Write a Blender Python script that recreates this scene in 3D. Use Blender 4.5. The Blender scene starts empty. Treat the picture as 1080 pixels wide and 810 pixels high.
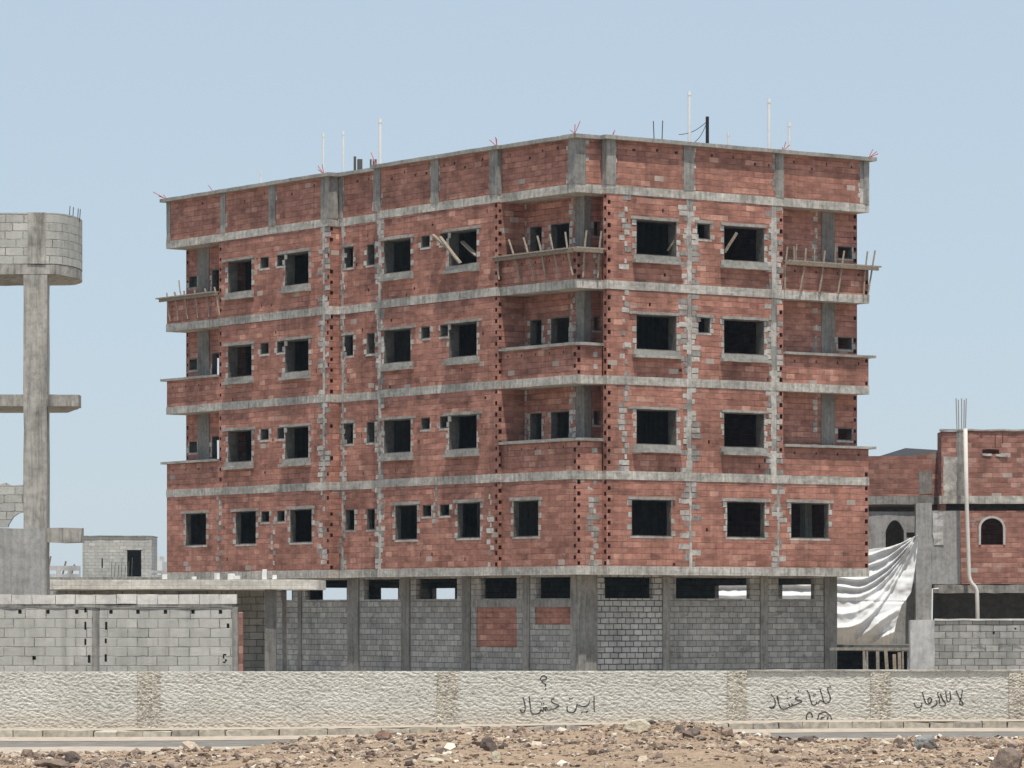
import bpy, bmesh, math, random
from mathutils import Vector, Matrix, noise
random.seed(7)
R = random.Random(11)
D = bpy.data
scene = bpy.context.scene
COL = scene.collection

# ------------------------------------------------------------------ camera model (metres; camera looks along +Y)
F = 4346.0            # focal length in photo pixels (photo is 1080 wide)
EYE = 2.24
HOR = 650.0
def PX(px, Y): return (px - 540.0) / F * Y
def PZ(py, Y): return EYE + (HOR - py) / F * Y
def at(px, py, Y): return Vector((PX(px, Y), Y, PZ(py, Y)))

# ------------------------------------------------------------------ mesh builder
def h3(x, y, z, s=0.0):
    return noise.noise(Vector((x * 3.17 + s * 11.3, y * 3.17 - s * 5.1, z * 3.17 + s * 2.7)))

class MB:
    def __init__(self):
        self.v = []; self.f = []; self.m = []
    def add(self, pts, faces, m=0):
        o = len(self.v)
        self.v += [tuple(p) for p in pts]
        for f in faces:
            self.f.append(tuple(i + o for i in f)); self.m.append(m)
    def quad(self, a, b, c, d, m=0): self.add([a, b, c, d], [(0, 1, 2, 3)], m)
    def box(self, x0, x1, y0, y1, z0, z1, m=0):
        if x0 > x1: x0, x1 = x1, x0
        if y0 > y1: y0, y1 = y1, y0
        if z0 > z1: z0, z1 = z1, z0
        p = [(x, y, z) for x in (x0, x1) for y in (y0, y1) for z in (z0, z1)]
        self.add(p, [(0, 1, 3, 2), (4, 6, 7, 5), (0, 4, 5, 1), (2, 3, 7, 6), (0, 2, 6, 4), (1, 5, 7, 3)], m)
    def rbox(self, x0, x1, y0, y1, z0, z1, seg=.45, j=.008, m=0, s=0):
        """box cut along its longest side, its corners nudged so the edges are not ruler straight"""
        L = [x1 - x0, y1 - y0, z1 - z0]
        ax = max(range(3), key=lambda i: abs(L[i]))
        n = max(1, int(abs(L[ax]) / seg))
        lo = [x0, y0, z0]
        pts = []
        for i in range(n + 1):
            t = i / n
            for (p, q) in ((0, 0), (1, 0), (1, 1), (0, 1)):
                c = [0, 0, 0]
                o = [k for k in range(3) if k != ax]
                c[ax] = lo[ax] + L[ax] * t
                c[o[0]] = lo[o[0]] + L[o[0]] * p
                c[o[1]] = lo[o[1]] + L[o[1]] * q
                x, y, z = c
                c = [c[k] + j * h3(x, y, z, s + k * 7.7 + 1) * 1.8 for k in range(3)]
                pts.append(c)
        fs = []
        for i in range(n):
            a = 4 * i
            for k in range(4):
                fs.append((a + k, a + (k + 1) % 4, a + 4 + (k + 1) % 4, a + 4 + k))
        fs += [(3, 2, 1, 0), (4 * n, 4 * n + 1, 4 * n + 2, 4 * n + 3)]
        self.add(pts, fs, m)
    def beam(self, p, q, w, h, m=0, twist=0.0, seg=1, bend=0.0):
        p = Vector(p); q = Vector(q); d = (q - p).normalized()
        up = Vector((0, 0, 1)) if abs(d.z) < .9 else Vector((0, 1, 0))
        s = d.cross(up).normalized(); u = s.cross(d)
        if twist:
            rm = Matrix.Rotation(twist, 3, d); s = rm @ s; u = rm @ u
        pts = []
        for i in range(seg + 1):
            t = i / seg
            c = p.lerp(q, t) + s * bend * math.sin(t * 3.1) + u * bend * .5 * math.sin(t * 5.3)
            pts += [c - s * w / 2 - u * h / 2, c + s * w / 2 - u * h / 2, c + s * w / 2 + u * h / 2, c - s * w / 2 + u * h / 2]
        fs = []
        for i in range(seg):
            a = 4 * i
            for k in range(4):
                fs.append((a + k, a + (k + 1) % 4, a + 4 + (k + 1) % 4, a + 4 + k))
        fs += [(3, 2, 1, 0), tuple(4 * seg + k for k in range(4))]
        self.add(pts, fs, m)
    def tube(self, path, r, n=8, m=0):
        path = [Vector(p) for p in path]
        rings = []
        for i, p in enumerate(path):
            d = (path[min(i + 1, len(path) - 1)] - path[max(i - 1, 0)]).normalized()
            up = Vector((0, 1, 0)) if abs(d.y) < .9 else Vector((1, 0, 0))
            s = d.cross(up).normalized(); u = s.cross(d)
            rr = r[i] if isinstance(r, (list, tuple)) else r
            rings.append([p + s * rr * math.cos(2 * math.pi * k / n) + u * rr * math.sin(2 * math.pi * k / n) for k in range(n)])
        pts = [p for rg in rings for p in rg]
        fs = []
        for i in range(len(rings) - 1):
            for k in range(n):
                fs.append((i * n + k, i * n + (k + 1) % n, (i + 1) * n + (k + 1) % n, (i + 1) * n + k))
        fs += [tuple(reversed(range(n))), tuple((len(rings) - 1) * n + k for k in range(n))]
        self.add(pts, fs, m)
    def prism(self, poly, z0, z1, seg=.6, j=.012, m=0):
        """vertical prism over a polygon of (x, y) with slightly wavy sides"""
        ring = []
        n = len(poly)
        for i in range(n):
            a = Vector((poly[i][0], poly[i][1])); b = Vector((poly[(i + 1) % n][0], poly[(i + 1) % n][1]))
            k = max(1, int((b - a).length / seg))
            for t in range(k):
                ring.append(a.lerp(b, t / k))
        lo = []; hi = []
        for p in ring:
            lo.append((p.x + j * h3(p.x, p.y, z0, 1), p.y + j * h3(p.x, p.y, z0, 2), z0 + j * h3(p.x, p.y, z0, 3)))
            hi.append((p.x + j * h3(p.x, p.y, z1, 4), p.y + j * h3(p.x, p.y, z1, 5), z1 + j * h3(p.x, p.y, z1, 6)))
        k = len(ring)
        fs = [(i, (i + 1) % k, k + (i + 1) % k, k + i) for i in range(k)]
        fs += [tuple(reversed(range(k))), tuple(k + i for i in range(k))]
        self.add(lo + hi, fs, m)
    def wall(self, axis, p, u0, u1, z0, z1, holes=(), th=.2, m=0):
        """wall with rectangular openings. axis 'A': front at x=p, runs along y. axis 'B': front at y=p, runs along x"""
        def P(u, d, z): return (p + d, u, z) if axis == 'A' else (u, p + d, z)
        hs = [(max(a, u0), min(b, u1), max(c, z0), min(d, z1)) for a, b, c, d in holes if b > u0 and a < u1]
        us = sorted({round(x, 5) for x in [u0, u1] + [q for h in hs for q in h[:2]]})
        zs = sorted({round(x, 5) for x in [z0, z1] + [q for h in hs for q in h[2:]]})
        def solid(i, k):
            if i < 0 or k < 0 or i >= len(us) - 1 or k >= len(zs) - 1: return False
            cu = (us[i] + us[i + 1]) / 2; cz = (zs[k] + zs[k + 1]) / 2
            return not any(a < cu < b and c < cz < d for a, b, c, d in hs)
        for i in range(len(us) - 1):
            for k in range(len(zs) - 1):
                if not solid(i, k): continue
                a, b, c, d = us[i], us[i + 1], zs[k], zs[k + 1]
                for dd in (0, th):
                    self.quad(P(a, dd, c), P(b, dd, c), P(b, dd, d), P(a, dd, d), m)
                if not solid(i - 1, k): self.quad(P(a, 0, c), P(a, th, c), P(a, th, d), P(a, 0, d), m)
                if not solid(i + 1, k): self.quad(P(b, 0, c), P(b, th, c), P(b, th, d), P(b, 0, d), m)
                if not solid(i, k - 1): self.quad(P(a, 0, c), P(b, 0, c), P(b, th, c), P(a, th, c), m)
                if not solid(i, k + 1): self.quad(P(a, 0, d), P(b, 0, d), P(b, th, d), P(a, th, d), m)
    def build(self, name, mats, parent=None, loc=None, smooth=False, weld=True, uvs=True):
        if not isinstance(mats, (list, tuple)): mats = [mats]
        me = D.meshes.new(name)
        me.from_pydata(self.v, [], self.f)
        for mt in mats: me.materials.append(mt)
        if len(mats) > 1: me.polygons.foreach_set('material_index', self.m)
        bm = bmesh.new(); bm.from_mesh(me)
        if weld: bmesh.ops.remove_doubles(bm, verts=bm.verts, dist=.0004)
        bmesh.ops.recalc_face_normals(bm, faces=bm.faces)
        if uvs:
            lay = bm.loops.layers.uv.new('UVMap')
            for f in bm.faces:
                n = f.normal
                ax = max(range(3), key=lambda i: abs(n[i]))
                for l in f.loops:
                    x, y, z = l.vert.co
                    l[lay].uv = (y + .13, z) if ax == 0 else ((x, z) if ax == 1 else (x, y))
        if smooth:
            for f in bm.faces: f.smooth = True
        bm.to_mesh(me); bm.free()
        o = D.objects.new(name, me); COL.objects.link(o)
        if parent is not None: o.parent = parent
        if loc is not None: o.location = loc
        return o

def tag(o, label=None, cat=None, group=None, kind=None):
    if label: o['label'] = label
    if cat: o['category'] = cat
    if group: o['group'] = group
    if kind: o['kind'] = kind
    return o
def empty(name, loc=(0, 0, 0), rz=0.0):
    o = D.objects.new(name, None); COL.objects.link(o)
    o.location = loc; o.rotation_euler = (0, 0, rz); o.empty_display_size = .3
    return o

# ------------------------------------------------------------------ materials
class NT:
    def __init__(self, name):
        self.mat = D.materials.new(name); self.mat.use_nodes = True
        self.t = self.mat.node_tree; self.t.nodes.clear()
        self.out = self.n('ShaderNodeOutputMaterial')
        self.b = self.n('ShaderNodeBsdfPrincipled')
        self.t.links.new(self.b.outputs[0], self.out.inputs['Surface'])
        self.b.inputs['Specular IOR Level'].default_value = .15
        self.b.inputs['Roughness'].default_value = .9
    def n(self, typ, **kw):
        nd = self.t.nodes.new(typ)
        for k, v in kw.items(): setattr(nd, k, v)
        return nd
    def put(self, sock, v):
        if isinstance(v, bpy.types.NodeSocket): self.t.links.new(v, sock)
        elif v is not None:
            if sock.type == 'RGBA' and not hasattr(v, '__len__'): v = (v, v, v, 1)
            if sock.type == 'RGBA' and len(v) == 3: v = (*v, 1)
            sock.default_value = v
    def math(self, op, a, b=None, c=None, clamp=False):
        nd = self.n('ShaderNodeMath', operation=op); nd.use_clamp = clamp
        self.put(nd.inputs[0], a); self.put(nd.inputs[1], b)
        if c is not None: self.put(nd.inputs[2], c)
        return nd.outputs[0]
    def noise(self, vec, scale, detail=4, rough=.55, dist=0, dim='3D', color=False):
        nd = self.n('ShaderNodeTexNoise', noise_dimensions=dim)
        self.put(nd.inputs['Vector'], vec)
        nd.inputs['Scale'].default_value = scale; nd.inputs['Detail'].default_value = detail
        nd.inputs['Roughness'].default_value = rough; nd.inputs['Distortion'].default_value = dist
        return nd.outputs['Color' if color else 'Fac']
    def ramp(self, fac, stops, interp='LINEAR'):
        nd = self.n('ShaderNodeValToRGB'); cr = nd.color_ramp; cr.interpolation = interp
        while len(cr.elements) < len(stops): cr.elements.new(.5)
        for e, (p, c) in zip(cr.elements, stops):
            e.position = p
            e.color = (c, c, c, 1) if not hasattr(c, '__len__') else (*c[:3], 1)
        self.put(nd.inputs[0], fac)
        return nd.outputs[0]
    def mix(self, fac, a, b, mode='MIX'):
        nd = self.n('ShaderNodeMix', data_type='RGBA', blend_type=mode)
        self.put(nd.inputs[0], fac); self.put(nd.inputs[6], a); self.put(nd.inputs[7], b)
        return nd.outputs[2]
    def sep(self, v):
        nd = self.n('ShaderNodeSeparateXYZ'); self.put(nd.inputs[0], v); return nd.outputs
    def comb(self, x, y, z=0.0):
        nd = self.n('ShaderNodeCombineXYZ')
        self.put(nd.inputs[0], x); self.put(nd.inputs[1], y); self.put(nd.inputs[2], z); return nd.outputs[0]
    def uv(self): return self.n('ShaderNodeUVMap', uv_map='UVMap').outputs[0]
    def obj(self): return self.n('ShaderNodeTexCoord').outputs['Object']
    def scale(self, v, s):
        nd = self.n('ShaderNodeVectorMath', operation='MULTIPLY')
        self.put(nd.inputs[0], v); nd.inputs[1].default_value = s; return nd.outputs[0]
    def finish(self, col, height=None, dist=.01, strength=1.0, rough=None):
        self.put(self.b.inputs['Base Color'], col)
        if height is not None:
            bp = self.n('ShaderNodeBump'); bp.inputs['Distance'].default_value = dist
            bp.inputs['Strength'].default_value = strength
            self.put(bp.inputs['Height'], height)
            self.t.links.new(bp.outputs[0], self.b.inputs['Normal'])
        if rough is not None: self.put(self.b.inputs['Roughness'], rough)
        return self.mat
    def smooth01(self, v, a, b):
        nd = self.n('ShaderNodeMapRange', interpolation_type='SMOOTHSTEP')
        self.put(nd.inputs['Value'], v)
        nd.inputs['From Min'].default_value = a; nd.inputs['From Max'].default_value = b
        return nd.outputs[0]

def masonry(name, w, h, stops, mortar, mw=.012, odd=None, odd_at=.96, mott=.5, patch=None, patch_at=.62, bumpd=.012,
            mortar_var=.6, rows=0.0, wob=.012):
    """courses of masonry in metres, each unit with its own tint; stains, smears and open joints on top"""
    k = NT(name)
    uv = k.uv(); ob = k.obj()
    wobn = k.noise(ob, 5.0, 2, .5, color=True)
    nd = k.n('ShaderNodeVectorMath', operation='MULTIPLY_ADD')
    k.put(nd.inputs[0], wobn); nd.inputs[1].default_value = (wob, wob, 0); k.put(nd.inputs[2], uv)
    s = k.sep(nd.outputs[0]); u, v = s[0], s[1]
    vv = k.math('DIVIDE', v, h); row = k.math('FLOOR', vv)
    par = k.math('MODULO', k.math('ABSOLUTE', row), 2.0)
    jig = k.n('ShaderNodeTexWhiteNoise', noise_dimensions='1D'); k.put(jig.inputs['W'], row)
    off = k.math('MULTIPLY_ADD', jig.outputs['Value'], .22, k.math('MULTIPLY', par, .5))
    uu = k.math('ADD', k.math('DIVIDE', u, w), off); col = k.math('FLOOR', uu)
    fu = k.math('FRACT', uu); fv = k.math('FRACT', vv)
    wn = k.n('ShaderNodeTexWhiteNoise', noise_dimensions='2D'); k.put(wn.inputs['Vector'], k.comb(col, row))
    val = wn.outputs['Value']
    val2 = k.sep(wn.outputs['Color'])[2]
    du = k.math('MULTIPLY', k.math('MINIMUM', fu, k.math('SUBTRACT', 1.0, fu)), w)
    dv = k.math('MULTIPLY', k.math('MINIMUM', fv, k.math('SUBTRACT', 1.0, fv)), h)
    dm = k.math('MINIMUM', du, dv)
    fine = k.noise(ob, 30, 3, .6)
    edge = k.math('MULTIPLY_ADD', fine, .014, k.math('SUBTRACT', dm, .007))
    edge_v = k.math('MULTIPLY_ADD', fine, .014, k.math('SUBTRACT', dv, .007))
    unit = k.smooth01(edge, mw * .35, mw)            # 0 in the joint, 1 on the unit
    c = k.ramp(val, stops)
    big = k.noise(ob, .55, 4, .6); mid = k.noise(k.scale(ob, (1, 1, 2.6)), 2.4, 6, .68)
    c = k.mix(1.0, c, k.ramp(mid, [(.25, 1 - mott * .6), (.5, 1.0), (.8, 1 + mott * .45)]), 'MULTIPLY')
    c = k.mix(1.0, c, k.ramp(big, [(.3, 1 - mott * .45), (.5, 1.0), (.72, 1 + mott * .25)]), 'MULTIPLY')
    if odd is not None:
        c = k.mix(k.math('GREATER_THAN', val2, odd_at), c, odd)
    if rows:
        rw = k.n('ShaderNodeTexWhiteNoise', noise_dimensions='1D'); k.put(rw.inputs['W'], k.math('ADD', row, 37.3))
        rn = k.noise(k.comb(k.math('MULTIPLY', u, .45), k.math('MULTIPLY', row, 3.7), rw.outputs['Value']), 1.3, 3, .6)
        c = k.mix(1.0, c, k.ramp(rn, [(.28, 1 - rows), (.5, 1.0), (.72, 1 + rows * .75)]), 'MULTIPLY')
        unit = k.math('MAXIMUM', unit, k.math('MULTIPLY', k.smooth01(edge_v, mw * .35, mw), .55))
    mort = k.mix(1.0, mortar, k.ramp(k.noise(ob, 1.7, 4, .7), [(.3, 1 - mortar_var), (.7, 1 + mortar_var * .6)]), 'MULTIPLY')
    c = k.mix(unit, mort, c)
    if patch is not None:
        pn = k.noise(k.scale(ob, (1, 1, 1.6)), 1.3, 6, .72, 0.4)
        pm = k.math('MULTIPLY', k.smooth01(pn, patch_at, patch_at + .09), .75)
        c = k.mix(pm, c, patch)
    # long thin run-down stains
    st = k.noise(k.scale(ob, (2.6, 2.6, .22)), 1.6, 4, .6)
    c = k.mix(1.0, c, k.ramp(st, [(.3, .8), (.5, 1.0), (.75, 1.1)]), 'MULTIPLY')
    hgt = k.math('ADD', k.math('MULTIPLY', unit, .8), k.math('ADD', k.math('MULTIPLY', fine, .5), k.math('MULTIPLY', val2, .35)))
    return k.finish(c, hgt, bumpd, .8)

def concrete(name, base, var=.35, warm=0.0, streak=.3, grain=.5, bumpd=.006, form=True):
    k = NT(name); ob = k.obj()
    w = (1 + warm, 1 + warm * .25, 1 - warm)
    b = tuple(base * x for x in w)
    n1 = k.noise(ob, .9, 5, .62); n2 = k.noise(ob, 6.0, 5, .65); n3 = k.noise(ob, 45, 3, .6)
    c = k.mix(1.0, b, k.ramp(n1, [(.28, 1 - var), (.5, 1.0), (.75, 1 + var * .7)]), 'MULTIPLY')
    c = k.mix(1.0, c, k.ramp(n2, [(.25, 1 - var), (.5, 1.0), (.8, 1 + var * .8)]), 'MULTIPLY')
    st = k.noise(k.scale(ob, (5, 5, .35)), 1.8, 4, .65)
    c = k.mix(1.0, c, k.ramp(st, [(.3, 1 - streak), (.52, 1.0), (.8, 1 + streak * .5)]), 'MULTIPLY')
    c = k.mix(1.0, c, k.ramp(n3, [(.3, 1 - .25 * grain), (.7, 1 + .2 * grain)]), 'MULTIPLY')
    hg = k.math('ADD', k.math('MULTIPLY', n2, 1.2), k.math('MULTIPLY', n3, .5))
    if form:                                           # board marks left by the shuttering
        z = k.sep(k.uv())
        dn = k.noise(k.scale(ob, (1.4, 1.4, 3.0)), 1.5, 6, .7)
        c = k.mix(k.math('MULTIPLY', k.smooth01(dn, .52, .66), .55), c, tuple(x * .55 for x in b))
        ln2 = k.noise(k.scale(ob, (.9, .9, 4.0)), 2.2, 5, .7)
        c = k.mix(k.math('MULTIPLY', k.smooth01(ln2, .6, .7), .6), c, tuple(min(.8, x * 1.5) for x in b))
        fr = k.math('FRACT', k.math('MULTIPLY', z[1], 6.2))
        ln = k.smooth01(k.math('ABSOLUTE', k.math('SUBTRACT', fr, .5)), .40, .5)
        hg = k.math('SUBTRACT', hg, k.math('MULTIPLY', ln, .5))
        sx = k.math('FRACT', k.math('MULTIPLY', z[0], .53))
        lx = k.smooth01(k.math('ABSOLUTE', k.math('SUBTRACT', sx, .5)), .488, .5)
        c = k.mix(k.math('MULTIPLY', lx, .45), c, tuple(x * .45 for x in b))
    return k.finish(c, hg, bumpd, .9)

def plain(name, col, var=.2, sc=8, rough=.85, bumpd=.003):
    k = NT(name); ob = k.obj()
    n = k.noise(ob, sc, 5, .6)
    c = k.mix(1.0, col, k.ramp(n, [(.3, 1 - var), (.7, 1 + var)]), 'MULTIPLY')
    return k.finish(c, n, bumpd, .7, rough)

M = {}
M['brick'] = masonry('hollow_brick', .40, .20,
    [(0, (.285, .130, .098)), (.2, (.34, .160, .120)), (.75, (.385, .186, .140)), (.95, (.42, .208, .158)), (1, (.52, .29, .22))],
    (.25, .135, .105), mw=.012, odd=(.43, .34, .29), odd_at=.992, mott=.8, patch=(.37, .295, .25), patch_at=.62, rows=.22, mortar_var=.9, wob=.024)
M['brick_dull'] = masonry('weathered_brick', .40, .20,
    [(0, (.26, .128, .10)), (.5, (.335, .165, .13)), (.9, (.39, .205, .162)), (1, (.46, .28, .225))],
    (.24, .15, .12), mw=.012, odd=(.42, .34, .30), odd_at=.985, mott=.75, patch=(.37, .30, .26), patch_at=.58, rows=.2, mortar_var=.9, wob=.022)
M['block'] = masonry('grey_block', .40, .20,
    [(0, (.285, .276, .255)), (.5, (.34, .33, .305)), (1, (.42, .405, .375))],
    (.19, .185, .175), mw=.014, odd=(.36, .35, .33), odd_at=.95, mott=.4, patch=(.16, .158, .152), patch_at=.56, bumpd=.03, wob=.028)
M['block_rough'] = masonry('rough_grey_block', .36, .20,
    [(0, (.40, .392, .37)), (.5, (.46, .45, .425)), (1, (.54, .525, .495))],
    (.13, .127, .12), mw=.022, odd=(.36, .35, .33), odd_at=.95, mott=.4, bumpd=.05, wob=.03)
M['block_pale'] = masonry('pale_block', .44, .20,
    [(0, (.41, .40, .365)), (.5, (.45, .438, .40)), (1, (.51, .495, .45))],
    (.32, .31, .285), mw=.011, odd=(.54, .525, .48), odd_at=.94, mott=.35, patch=(.44, .43, .395), patch_at=.47, bumpd=.025, mortar_var=.9, wob=.03)
M['conc'] = concrete('band_concrete', .415, .42, .085, .4)
M['conc_frame'] = concrete('frame_concrete', .34, .34, .08, .5, form=False)
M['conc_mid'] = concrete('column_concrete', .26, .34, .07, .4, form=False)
M['conc_dark'] = concrete('dark_concrete', .20, .3, .07, .35, form=False)  # darker concrete; its tone also stands in for shade on room linings
M['conc_floor'] = concrete('slab_concrete', .2, .25, .02, .0, form=False)
M['render'] = concrete('grey_render', .33, .28, .03, .22, form=False)
M['render_pale'] = concrete('pale_render', .44, .25, .03, .22, form=False)
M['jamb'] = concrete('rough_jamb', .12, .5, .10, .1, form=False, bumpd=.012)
M['conc_beige'] = concrete('canopy_concrete', .56, .25, .09, .2)
M['mortar_grey'] = concrete('mortar_grey', .42, .45, .07, .1, form=False, bumpd=.012)
M['capblock'] = concrete('cap_block', .60, .22, .06, .1, form=False)
M['coping'] = concrete('coping_concrete', .30, .35, .075, .2, form=False)
M['wood'] = plain('weathered_timber', (.30, .25, .195), .35, 14)
M['wood_grey'] = plain('grey_timber', (.25, .225, .19), .35, 14)
M['wood_dark'] = plain('old_timber', (.22, .18, .14), .35, 14)
M['pvc'] = plain('white_plastic', (.76, .76, .74), .06, 5, .5, .0005)
M['pvc_cream'] = plain('cream_plastic', (.62, .60, .55), .08, 5, .5, .0005)
M['steel'] = plain('bare_steel', (.12, .11, .105), .3, 30, .7)
M['steel_pale'] = plain('galvanised_bar', (.34, .33, .31), .25, 30, .6)
M['rebar_red'] = plain('primed_rebar', (.42, .10, .085), .3, 30, .8)
M['black'] = plain('black_plastic', (.025, .025, .027), .2, 10, .6)
M['foam'] = plain('white_foam', (.78, .77, .74), .06, 20)
M['void'] = plain('dark_backing', (.13, .125, .115), .3, 4)  # dark tone stands in for the shade inside openings
M['far'] = plain('haze_pale', (.62, .62, .60), .05, 1)  # distance haze put into the base colour
M['sheet'] = plain('dark_roof_sheet', (.045, .045, .047), .3, 3)
M['paint_black'] = plain('spray_paint', (.05, .048, .047), .3, 20, .7, .0005)

# ------------------------------------------------------------------ the apartment block: local x = b (right-hand facade), local y = a (left-hand facade)
TH = math.radians(35.5)
cr, sr = math.cos(TH), math.sin(TH)
Y0 = 140.0
C0 = (PX(608, Y0), Y0)
def a_of(px, b):
    k = (px - 540) / F
    return (C0[0] + b * cr - k * (C0[1] + b * sr)) / (sr + k * cr)
def b_of(px, a):
    k = (px - 540) / F
    return (k * (C0[1] + a * cr) - C0[0] + a * sr) / (cr - k * sr)
def depth(b, a): return C0[1] + b * sr + a * cr
def z_of(py, b, a): return PZ(py, depth(b, a))

PA, PREC, PB = -.16, .27, -.28
b1 = b_of(640, PB); b2 = b_of(826, PB); Wb = b_of(916, PB)
a1 = a_of(525, PA); a2 = a_of(399, PA); a3 = a_of(347.3, PA); aL = a_of(231, PA); La = a_of(176, PA)
ZB = [3.66 + 3.25 * k for k in range(5)]               # undersides of the five concrete bands
BT = .29
ZT = 18.62
bld = empty('apartment_building', (C0[0], C0[1], 0), TH)
tag(bld, 'unfinished red hollow brick apartment block of five storeys with grey concrete bands', 'building')
def part(mb, name, mat, parent=bld, **k): return mb.build(name, mat, parent, **k)

outline = [(Wb, PB), (Wb, La), (PA, La), (PA, a3), (PREC, a3), (PREC, a2), (PA, a2), (PA, a1), (0, a1), (0, 0), (b1, 0), (b1, PB)]
def offset(poly, d):
    n = len(poly)
    area = sum(poly[i][0] * poly[(i + 1) % n][1] - poly[(i + 1) % n][0] * poly[i][1] for i in range(n))
    sg = 1 if area > 0 else -1
    out = []
    for i in range(n):
        p, c, q = Vector(poly[i - 1]), Vector(poly[i]), Vector(poly[(i + 1) % n])
        e1 = (c - p).normalized(); e2 = (q - c).normalized()
        n1 = Vector((e1.y, -e1.x)) * sg; n2 = Vector((e2.y, -e2.x)) * sg
        v = c + (n1 + n2) * d if abs(n1.dot(n2)) < .5 else c + n1 * d
        out.append((v.x, v.y))
    return out
for k in range(5):
    mb = MB(); mb.prism(offset(outline, .022), ZB[k], ZB[k] + BT, .5, .016)
    part(mb, 'floor_band', M['conc'])

# --- a corner built of hollow bricks: open brick ends show on alternate courses
def corner_stack(x0, y0, z0, z1, sx=.2, sy=.2, skip=0.0, both=True, first=0):
    mb = MB(); n = max(1, int(round((z1 - z0) / .2))); h = (z1 - z0) / n
    for i in range(n):
        c0 = z0 + i * h; c1 = c0 + h
        onA = (i + first) % 2 == 0
        cav = R.random() > skip + .04
        w = R.uniform(.026, .046)
        for face in ('A', 'B'):
            def P(u, d, z, face=face):
                return (x0 + d, y0 + u, z) if face == 'A' else (x0 + u, y0 + d, z)
            L = sy if face == 'A' else sx
            if cav and ((face == 'A') == onA):
                dp = .15
                o = [(0, c0), (L, c0), (L, c1), (0, c1)]
                q = [(w, c0 + w * .9), (L - w, c0 + w * .9), (L - w, c1 - w * .9), (w, c1 - w * .9)]
                for s in range(4):
                    t = (s + 1) % 4
                    mb.quad(P(o[s][0], 0, o[s][1]), P(o[t][0], 0, o[t][1]), P(q[t][0], 0, q[t][1]), P(q[s][0], 0, q[s][1]))
                    mb.quad(P(q[s][0], 0, q[s][1]), P(q[t][0], 0, q[t][1]), P(q[t][0], dp, q[t][1]), P(q[s][0], dp, q[s][1]), 1)
                mb.quad(*[P(a, dp, b) for a, b in q], 1)
            else:
                mb.quad(P(0, 0, c0), P(L, 0, c0), P(L, 0, c1), P(0, 0, c1))
        # the two far sides, so it is closed from every side
        mb.quad((x0 + sx, y0, c0), (x0 + sx, y0 + sy, c0), (x0 + sx, y0 + sy, c1), (x0 + sx, y0, c1))
        mb.quad((x0, y0 + sy, c0), (x0 + sx, y0 + sy, c0), (x0 + sx, y0 + sy, c1), (x0, y0 + sy, c1))
    o = part(mb, 'corner_bricks', [M['brick'], M['hollow']], weld=False)
    return o
M['hollow'] = plain('cavity_shade', (.17, .062, .05), .3, 10)  # darker brick tone, shade painted into the open cavities

# --- grey mortared strips standing where the concrete columns meet the brickwork
def toothed(axis, p, u, z0, z1, core=.10, reach=.2, seed=0, miss=.2, name='column', left=True, right=True):
    r = random.Random(seed); mb = MB(); n = max(1, int(round((z1 - z0) / .2))); h = (z1 - z0) / n
    def slab(ua, ub, za, zb, d):
        m_ = 1 if r.random() < .38 else 0
        if axis == 'A': mb.rbox(p - d, p + .02, ua, ub, za, zb, .2, .011, m_, s=seed)
        else: mb.rbox(ua, ub, p - d, p + .02, za, zb, .2, .011, m_, s=seed)
    if core:       # the narrow concrete core, ragged where the shutter leaked
        n_ = max(2, int((z1 - z0) / .4))
        for q in range(n_):
            a_, b_ = u - core / 2 - r.uniform(-.03, .03), u + core / 2 + r.uniform(-.03, .03)
            slab(a_, b_, z0 + (z1 - z0) * q / n_, z0 + (z1 - z0) * (q + 1) / n_, .012)
    for i in range(n):
        za = z0 + i * h; zb = za + h
        for sd, on in ((-1, left), (1, right)):
            if not on or r.random() < miss * .6 + .4 * max(0, noise.noise(Vector((i * .33, seed * 1.7, sd)))): continue
            if (i + (sd > 0)) % 2 == 0 and r.random() < .42: continue
            w = reach * r.choice([.35, .5, .8, .95, 1.1])
            e = u + sd * core / 2
            slab(min(e, e + sd * w), max(e, e + sd * w), za + .015, zb - .02, .006 + .006 * r.random())
    return part(mb, name if core else 'mortar_toothing', [M['mortar_grey'], M['conc_mid']], weld=False)

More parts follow.
